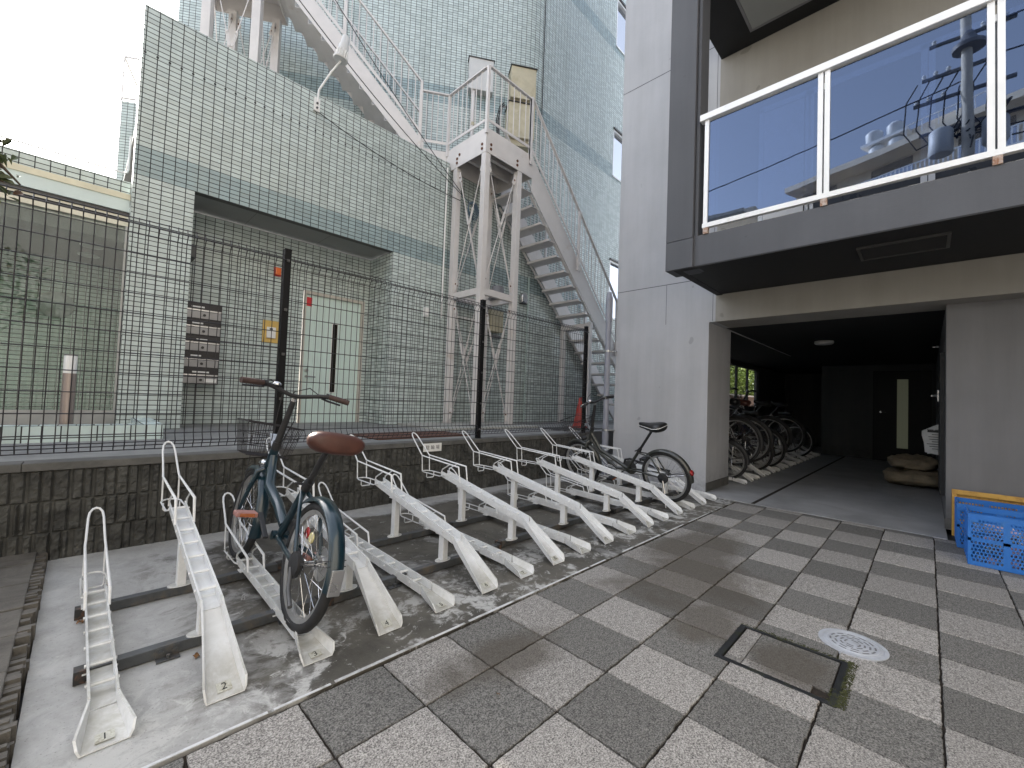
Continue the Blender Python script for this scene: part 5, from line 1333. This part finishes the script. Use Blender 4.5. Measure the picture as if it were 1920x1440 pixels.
# fallen leaves and crumbs
for (x, y, a, lab) in ((.055, 2.56, .3, 'dry brown leaf beside the rear rail end'), (.36, 1.965, 1.2, 'dry brown leaf in front of the front rail'), (1.06, 1.05, 2., 'tiny dry leaf on the light pavers')):
    b = MB(); vs = []; n = 7; s_ = .028 if x < 1 else .012
    for i in range(n+1):
        u = i/n; w = math.sin(PI*u)*.4; z = .002+.3*s_*math.sin(u*5)**2
        vs += [(x+s_*(u-.5)*math.cos(a)-w*s_*math.sin(a), y+s_*(u-.5)*math.sin(a)+w*s_*math.cos(a), z+.004), (x+s_*(u-.5)*math.cos(a)+w*s_*math.sin(a), y+s_*(u-.5)*math.sin(a)-w*s_*math.cos(a), z)]
    b.add(vs, [(2*i, 2*i+1, 2*i+3, 2*i+2) for i in range(n)]); o = b.build('dead_leaf', M_deadleaf); sm = o.modifiers.new('s', 'SOLIDIFY'); sm.thickness = .0008
    tag(o, lab, 'leaf', 'fallen leaves')

# ------------------------------------------------------------------ crates by the right wall
def crate(loc, D, W, H, lab, inner):
    t = thing('folding_crate', lab, 'crate', loc, 0, 'blue folding crates')
    x0, y1, z0 = loc; x1, y0 = x0+D, y1-W
    def grid(nm, o_, ua, va, U_, V_):
        """wall panel with perforations; o_=origin, ua/va unit vectors, thickness outward -n"""
        b = MB(); o_, ua, va = V(o_), V(ua), V(va); nn = ua.cross(va)*.004
        def pc(u0, u1, v0, v1, t_=1.0):
            p = [o_+ua*u0+va*v0, o_+ua*u1+va*v0, o_+ua*u1+va*v1, o_+ua*u0+va*v1]; b.prism([q-nn*(t_-1) for q in p], nn*t_)
        pc(0, U_, 0, .022, 2.2); pc(0, U_, V_-.035, V_, 2.2); pc(0, U_, V_*.5-.010, V_*.5+.010, 2.0)
        nb_ = 3 if U_ > .4 else 2
        xs = [U_*i/nb_ for i in range(nb_+1)]
        for x in xs: pc(max(0, x-.016), min(U_, x+.016), .022, V_-.035, 1.8)
        for (va_, vb_) in ((.022, V_*.5-.010), (V_*.5+.010, V_-.035)):
            for xa, xb in zip(xs[:-1], xs[1:]):
                xa, xb = xa+.016, xb-.016; nr = 6; hgt = (vb_-va_)/nr
                for r_ in range(nr):
                    pc(xa, xb, va_+r_*hgt, va_+r_*hgt+hgt*.30, .6)
                nc = max(4, int((xb-xa)/.017))
                for r_ in range(nr):
                    for c_ in range(nc):
                        u = xa+(xb-xa)*(c_+(.5 if r_ % 2 else 0))/nc
                        pc(u, u+(xb-xa)/nc*.38, va_+r_*hgt+hgt*.30, va_+(r_+1)*hgt, .6)
        b.build(nm, M_crate, t)
    grid('front_wall', (x0, y1, z0+.004), (0, -1, 0), (0, 0, 1), W, H)
    grid('back_wall', (x1, y0, z0+.004), (0, 1, 0), (0, 0, 1), W, H)
    def solid(nm, ya, yb):
        b = MB(); b.box((x0+.012, ya, z0), (x1-.012, yb, z0+H)); 
        for z in (.09, .5, .93): b.box((x0+.02, ya-.006 if ya < y0+.02 else ya, z0+H*z-.008), (x1-.02, yb+.006 if ya > y0+.02 else yb, z0+H*z+.008))
        for x in (.02, D*.35, D*.65, D-.03): b.box((x0+x, ya-.008 if ya < y0+.02 else ya, z0+.01), (x0+x+.012, yb+.008 if ya > y0+.02 else yb, z0+H))
        b.build(nm, M_crate, t)
    solid('side_wall', y1-.012, y1-.006); solid('side_wall', y0+.006, y0+.012)
    MB().box((x0+.01, y0+.012, z0), (x1-.01, y1-.012, z0+.01)).build('crate_floor', M_crate, t)
    b = MB(); b.box((x0-.012, y1-.05, z0+H*.86), (x0-.004, y1-.008, z0+H*.93)); b.build('latch', M_crate, t)
    return t
crate((4.33, -.20, 0), .36, .53, .345, 'nearer blue perforated crate filled with clear plastic bottles', True)
crate((4.80, -.165, 0), .36, .53, .335, 'taller blue crate behind the bottle-filled crate', False)
k = NT('clear_pet_bottle'); k.col((.86, .9, .95)); k.set(Roughness=.08); k.b.inputs['Transmission Weight'].default_value = .85; k.b.inputs['IOR'].default_value = 1.3; M_pet = k.m
pbt = None
for i in range(18):
    a = rnd.uniform(0, 2*PI); lx = 4.41+.20*rnd.random(); ly = -.235-.24*((i % 6)/5.0); lz = .045+.085*(i//6)
    if pbt is None:
        pbt = thing('plastic_bottle', 'x', 'bottle', (0, 0, 0))
        MB().lathe((0, 0, 0), [(.028, 0), (.032, .01), (.031, .04), (.028, .05), (.032, .06), (.032, .12), (.025, .15), (.013, .175), (.013, .19)], 16).build('bottle_body', M_pet, pbt, smooth=True)
        MB().cyl((0, 0, .190), (0, 0, .205), .015, 12).build('bottle_cap', M_white, pbt); MB().lathe((0, 0, .065), [(.0325, 0), (.0325, .045)], 16).build('bottle_wrap', simple('bottle_wrap', (.45, .34, .46), .5), pbt)
        o = pbt
    else: o = copy_tree(pbt)
    o.location = (lx, ly, lz); o.rotation_euler = (PI/2+rnd.uniform(-.2, .2), rnd.uniform(-.1, .1), rnd.uniform(-.25, .25))
    o['group'] = 'clear bottles in the blue crate'; o['label'] = 'clear empty plastic bottle lying in the nearer blue crate'
e = thing('leaning_board', 'yellow wooden frame board leaning behind the blue crates', 'board', (5.25, -.5, 0))
b = MB(); b.box((5.26, -1.1, 0), (5.285, -.150, .385)); b.build('panel', M_board, e)
for (ya, yb, za, zb) in ((-1.1, -.150, .352, .39), (-.180, -.150, 0, .352)): MB().box((5.235, ya, za), (5.2595, yb, zb)).build('frame_strip', M_board, e, bevel=.003)
# sacks, newspaper bag
for (lab, z0, h, sx, sy, seed) in (('lower bulging brown sack on the garage floor', .0, .25, .40, .56, 1), ('upper folded brown sack lying on the lower sack', .22, .21, .32, .44, 5)):
    b = MB(); n = 22; m = 30
    vs = []
    for i in range(n+1):
        ph = PI*i/n
        for j in range(m):
            th = 2*PI*j/m; d = V((math.sin(ph)*math.cos(th), math.sin(ph)*math.sin(th), -math.cos(ph)))
            q = V((abs(d.x)**.75*math.copysign(1, d.x)*sx, abs(d.y)**.75*math.copysign(1, d.y)*sy*.62, (abs(d.z)**.7*math.copysign(1, d.z)*.5+.5)*h))
            q += d*(noise.noise(q*5+V((seed, 0, 0)))*.05-abs(noise.noise(V((q.x*5, q.y*9, q.z*22))+V((0, seed, 0))))*.09)
            vs.append((8.35+q.x, .12+q.y+(.03 if seed == 5 else 0), max(.006, z0+q.z)))
    fs = [(i*m+j, i*m+(j+1) % m, (i+1)*m+(j+1) % m, (i+1)*m+j) for i in range(n) for j in range(m)]
    b.add(vs, fs); o = b.build('sack', M_sack, smooth=True); tag(o, lab, 'sack', 'brown sacks in the garage')
e = thing('newspaper_bundle', 'folded newspapers stuffed in the wall holder by the right garage jamb', 'newspaper', (6.6, -.05, .7))
def sheet(pts, dz): return MB().prism(pts, dz)
b = MB(); b.prism([(6.59, -.115, .93), (6.585, .045, .83), (6.60, .045, .78), (6.62, .00, .58), (6.64, -.115, .60)], (.02, 0, .003)); b.build('newspaper', M_paper, e)
b = MB(); b.prism([(6.575, -.115, .89), (6.565, .035, .80), (6.58, .02, .60), (6.60, -.115, .57)], (.008, 0, 0)); o = b.build('newspaper', M_paper, e); 
b = MB()
for i in range(9):
    z = .85-i*.026; b.box((6.572+.0, -.11+.01*(i % 2), z-.004), (6.574, .005-.02*(i % 3), z+.002))
b.box((6.566, -.10, .82), (6.568, .0, .845)); b.build('print', M_num, e)
MB().box((6.55, YR+.002, .50), (6.68, YR+.012, .80)).build('wall_holder', M_grey, e)

# ================================================================== GREENERY
def leaf_cloud(b, c, R, n, size, sc=(1, 1, 1), seed=0):
    rr = random.Random(seed)
    for _ in range(n):
        d = V((rr.gauss(0, 1), rr.gauss(0, 1), rr.gauss(0, 1))); d.normalize(); rad = R*rr.random()**.4
        p = V(c)+V((d.x*sc[0], d.y*sc[1], d.z*sc[2]))*rad
        nrm = V((rr.gauss(0, .6), rr.gauss(0, .6), 1)).normalized(); a = V((rr.gauss(0, 1), rr.gauss(0, 1), rr.gauss(0, .5)-.3)).normalized(); w = a.cross(nrm).normalized()
        s_ = size*rr.uniform(.6, 1.2); cu = nrm*s_*.15
        b.add([p, p+a*s_*.3+w*s_*.24+cu, p+a*s_*.7+w*s_*.2+cu*1.2, p+a*s_, p+a*s_*.7-w*s_*.2+cu*1.2, p+a*s_*.3-w*s_*.24+cu, p+a*s_*.5], [(0, 1, 6), (1, 2, 6), (2, 3, 6), (3, 4, 6), (4, 5, 6), (5, 0, 6)], 1 if rr.random() < .3 else 0)
e = thing('small_tree', 'small broad-leaved tree reaching in from the left edge above the block wall', 'tree', (-.95, 3.05, .04))
b = MB(); b.tube([(-.95, 3.05, .0), (-.93, 3.06, .7), (-.97, 3.04, 1.3), (-.90, 3.05, 1.9), (-.86, 3.0, 2.6)], [.035, .03, .025, .02, .01], 8)
for (p, q) in (((-.93, 3.05, 1.5), (-.45, 3.10, 1.95)), ((-.92, 3.05, 1.7), (-.42, 3.02, 2.03)), ((-.92, 3.05, 1.9), (-.5, 3.1, 2.25)), ((-.9, 3.05, 1.9), (-1.5, 3.2, 2.2)), ((-.9, 3.05, 1.6), (-1.0, 2.6, 2.1)), ((-.45, 3.10, 1.95), (-.29, 3.08, 2.00)), ((-.42, 3.02, 2.03), (-.24, 3.03, 1.93))):
    p, q = V(p), V(q); m = p.lerp(q, .5)+V((0, 0, .05)); b.tube([p, m, q], [.012, .008, .004], 6)
b.build('trunk', M_bark, e, autos=60)
b = MB(); leaf_cloud(b, (-.33, 3.06, 1.99), .12, 55, .055, (1, .8, 1.25), 3); leaf_cloud(b, (-.52, 3.05, 2.05), .20, 120, .06, (1, 1, 1), 4); leaf_cloud(b, (-.95, 3.05, 2.4), .65, 700, .065, (1, 1, .8), 5)
b.build('crown', [M_leaf, M_leafb], e, fixn=False)
# garden seen through the side opening of the garage
for i, (x, y, z, R_) in enumerate(((13.2, 4.9, 1.7, 1.1), (15.4, 5.3, 2.2, 1.3), (17.6, 5.1, 1.8, 1.2), (20.2, 5.6, 2.4, 1.5))):
    e = thing('garden_shrub', ['leafy shrub outside the near end of the garage side opening', 'tall leafy shrub outside the middle of the garage opening', 'low leafy shrub outside the far half of the garage opening', 'leafy shrub beyond the far end of the garage opening'][i], 'shrub', (x, y, 0), group='shrubs beside the garage')
    MB().tube([(x, y, 0), (x+.05, y, z*.5), (x, y+.05, z)], [.04, .03, .015], 7).build('stem', M_bark, e)
    b = MB(); leaf_cloud(b, (x, y, z), R_, 2600, .15, (1.1, .6, 1.0), 11+i); b.build('foliage', M_leafg, e, fixn=False)
e = thing('lattice_fence', 'diagonal wooden lattice fence seen through the garage side opening', 'fence', (10, 4.1, 0))
b = MB()
for i in range(62):
    x = 11.5+i*.12
    b.bar((x, 4.1, .65), (x+.6, 4.1, 1.35), .012, .03, up=(0, 1, 0)); b.bar((x+.6, 4.12, .65), (x, 4.12, 1.35), .012, .03, up=(0, 1, 0))
b.build('lattice', simple('lattice_wood', (.35, .22, .15), .7), e); MB().box((11.5, 4.07, 1.35), (19.5, 4.15, 1.40)).build('top_rail', simple('lattice_rail', (.45, .33, .25), .6), e)

# ================================================================== STREET BEHIND (seen in the reflections)
M_apt = painted('apartment_render', (.80, .70, .56), .06); M_apt2 = painted('apartment_cream', (.62, .56, .46), .06)
e = thing('street_apartment_block', 'beige balconied apartment block across the street, reflected in the balcony glass', 'building', (-20, 3, 0))
blk = e
MB().box((-32, -32, 0), (-21.2, 6.4, 14.0)).build('wall', M_apt, e)
for fl in range(5):
    z = .6+fl*2.8
    if fl: MB().box((-21.2, -32, z-.15), (-20, 6.4, z)).build('balcony_slab', M_apt, e)
    else: continue
    b = MB(); b.bar((-20.05, -32, z+1.1), (-20.05, 6.4, z+1.1), .05, .05); b.box((-20.08, -32, z), (-20.0, 6.4, z+.35))
    y = -14
    while y < 6.4: b.box((-20.06, y, z+.35), (-20.03, y+.05, z+1.1)); y += .16
    b.build('balcony_railing', M_mullwhite, e)
    for k_ in range(6): MB().box((-21.22, 4.2-k_*3.4, z+.1), (-21.185, 6.0-k_*3.4, z+2.1)).build('balcony_window', M_mirror, e)
MB().box((-21.6, -32, 14.0), (-20.0, 6.4, 14.3)).build('roof_edge', M_apt, e)
MB().box((-23.5, -.9, 14.3), (-20.6, 2.9, 14.45)).box((-23.5, -.9, 14.45), (-21.3, .9, 15.3)).build('roof_house', M_apt, e)
MB().box((-21.9, .9, 15.15), (-20.8, 2.9, 15.28)).build('tank_platform', M_mullwhite, e)
for (y, z) in ((2.45, 15.29), (1.55, 15.29), (2.35, 14.46), (1.5, 14.46)):
    MB().lathe((-21.2, y, z), [(.33, 0), (.36, .05), (.36, .52), (.24, .66), (.10, .70)], 20).build('water_tank', M_white, e, autos=40)
for y in (.8, .2, -.4, -1.0, -1.6, -2.2): MB().cyl((-20.4, y, 14.3), (-20.4, y, 15.1), .02, 6).build('roof_post', M_mullwhite, e)
MB().box((-20.42, -2.2, 15.07), (-20.38, .8, 15.11)).build('roof_rail', M_mullwhite, e)
e.rotation_euler = (0, 0, math.radians(20))
e = thing('low_cream_house', 'low cream building reflected at the left end of the balcony glass', 'building', (-22, 10, 0))
MB().box((-27, 8.2, 0), (-20, 12.5, 13.1)).build('wall', M_apt2, e); MB().box((-27.1, 8.1, 13.1), (-19.9, 12.6, 13.3)).build('roof', M_apt2, e)
MB().box((-22.5, 7.9, 13.3), (-21.5, 8.9, 13.9)).build('roof_box', M_apt2, e)
e = thing('rear_street_building', 'grey rendered building behind the viewer, seen only in reflections', 'building', (2, -16, 0))
MB().box((-12, -26, 0), (22, -15, 11)).build('wall', painted('rear_render', (.42, .40, .37), .05), e)
b = MB()
for i in range(9):
    for j in range(3): b.box((-10+i*3.4, -15.0, 1.2+j*3.2), (-8.2+i*3.4, -14.96, 2.8+j*3.2))
b.build('window', M_mirror, e)
e = thing('utility_pole', 'concrete utility pole with crossarms, insulators and transformers reflected in the balcony glass', 'utility pole', (-9, -.85, 0))
M_pole = simple('pole_concrete', (.55, .50, .42), .7)
MB().cyl((-9, -.85, 0), (-9, -.75, 12.6), .17, 16, .11).build('pole', M_pole, e, autos=40)
for (z, ya, yb) in ((10.95, .15, -1.5), (10.25, .35, -1.7), (11.9, .0, -1.7), (9.3, .2, -1.9)):
    MB().box((-9.2, yb, z-.04), (-9.12, ya, z+.04)).build('crossarm', M_grey, e)
for (z, y) in ((10.95, .1), (10.95, -.15), (10.95, -.4), (10.25, .28), (10.25, 0), (10.25, -.3), (11.9, -.1), (11.9, -1.5), (11.9, -1.1)):
    MB().lathe((-9.16, y, z+.04), [(.03, 0), (.06, .03), (.04, .07), (.06, .1), (.03, .16)], 12).build('insulator', M_white, e, autos=40)
for (z, y) in ((8.55, -.25), (8.5, -1.3)):
    MB().lathe((-9.1, y, z), [(.24, 0), (.27, .05), (.27, .65), (.22, .72), (.08, .8)], 20).build('transformer', M_offw, e, autos=40)
MB().lathe((-9, -.80, 11.35), [(.34, 0), (.36, .1), (.2, .25), (.12, .5)], 20).build('pole_guard', M_grey, e, autos=40)
b = MB()
for i in range(7):
    y = .25-.28*i; b.tube([(-9.16, y, 10.9), (-9.1, y+.25, 10.4), (-9.1, y+.3, 9.5), (-9.1, y, 8.9), (-9.1, -.6, 9.2), (-9, -.8, 9.8)], .018, 5)
for i in range(6): b.tube([(-9.0+.1*i, -.8, 9.8-.5*i*.6), (-9.1, -.4-.1*i, 9.0), (-9.1, -1.2, 8.9+.1*i), (-9, -1.6, 9.6)], .022, 5)
b.build('jumper_cable', M_cable, e)
for i, z in enumerate((11.95, 11.0, 9.3, 8.9, 8.6)):
    b = MB(); b.tube(sag((-9.1, -1.2-.1*i, z), (-8.2, -28, z+.6), .6), .022, 5); o = b.build('power_line', M_cable); tag(o, 'reflected overhead power line running from the pole, wire at height %d' % (i+1) if False else ['topmost reflected power line leaving the pole', 'reflected power line second from the top of the pole', 'middle reflected power line leaving the pole', 'reflected power line just above the lowest one', 'lowest reflected power line leaving the pole'][i], 'power line', 'power lines')
b = MB(); b.tube(sag((-9.1, -.85, 10.6), (-7.5, 14, 8.2), .3), .02, 5); o = b.build('power_line', M_cable); tag(o, 'reflected power line running the other way from the pole', 'power line', 'power lines')
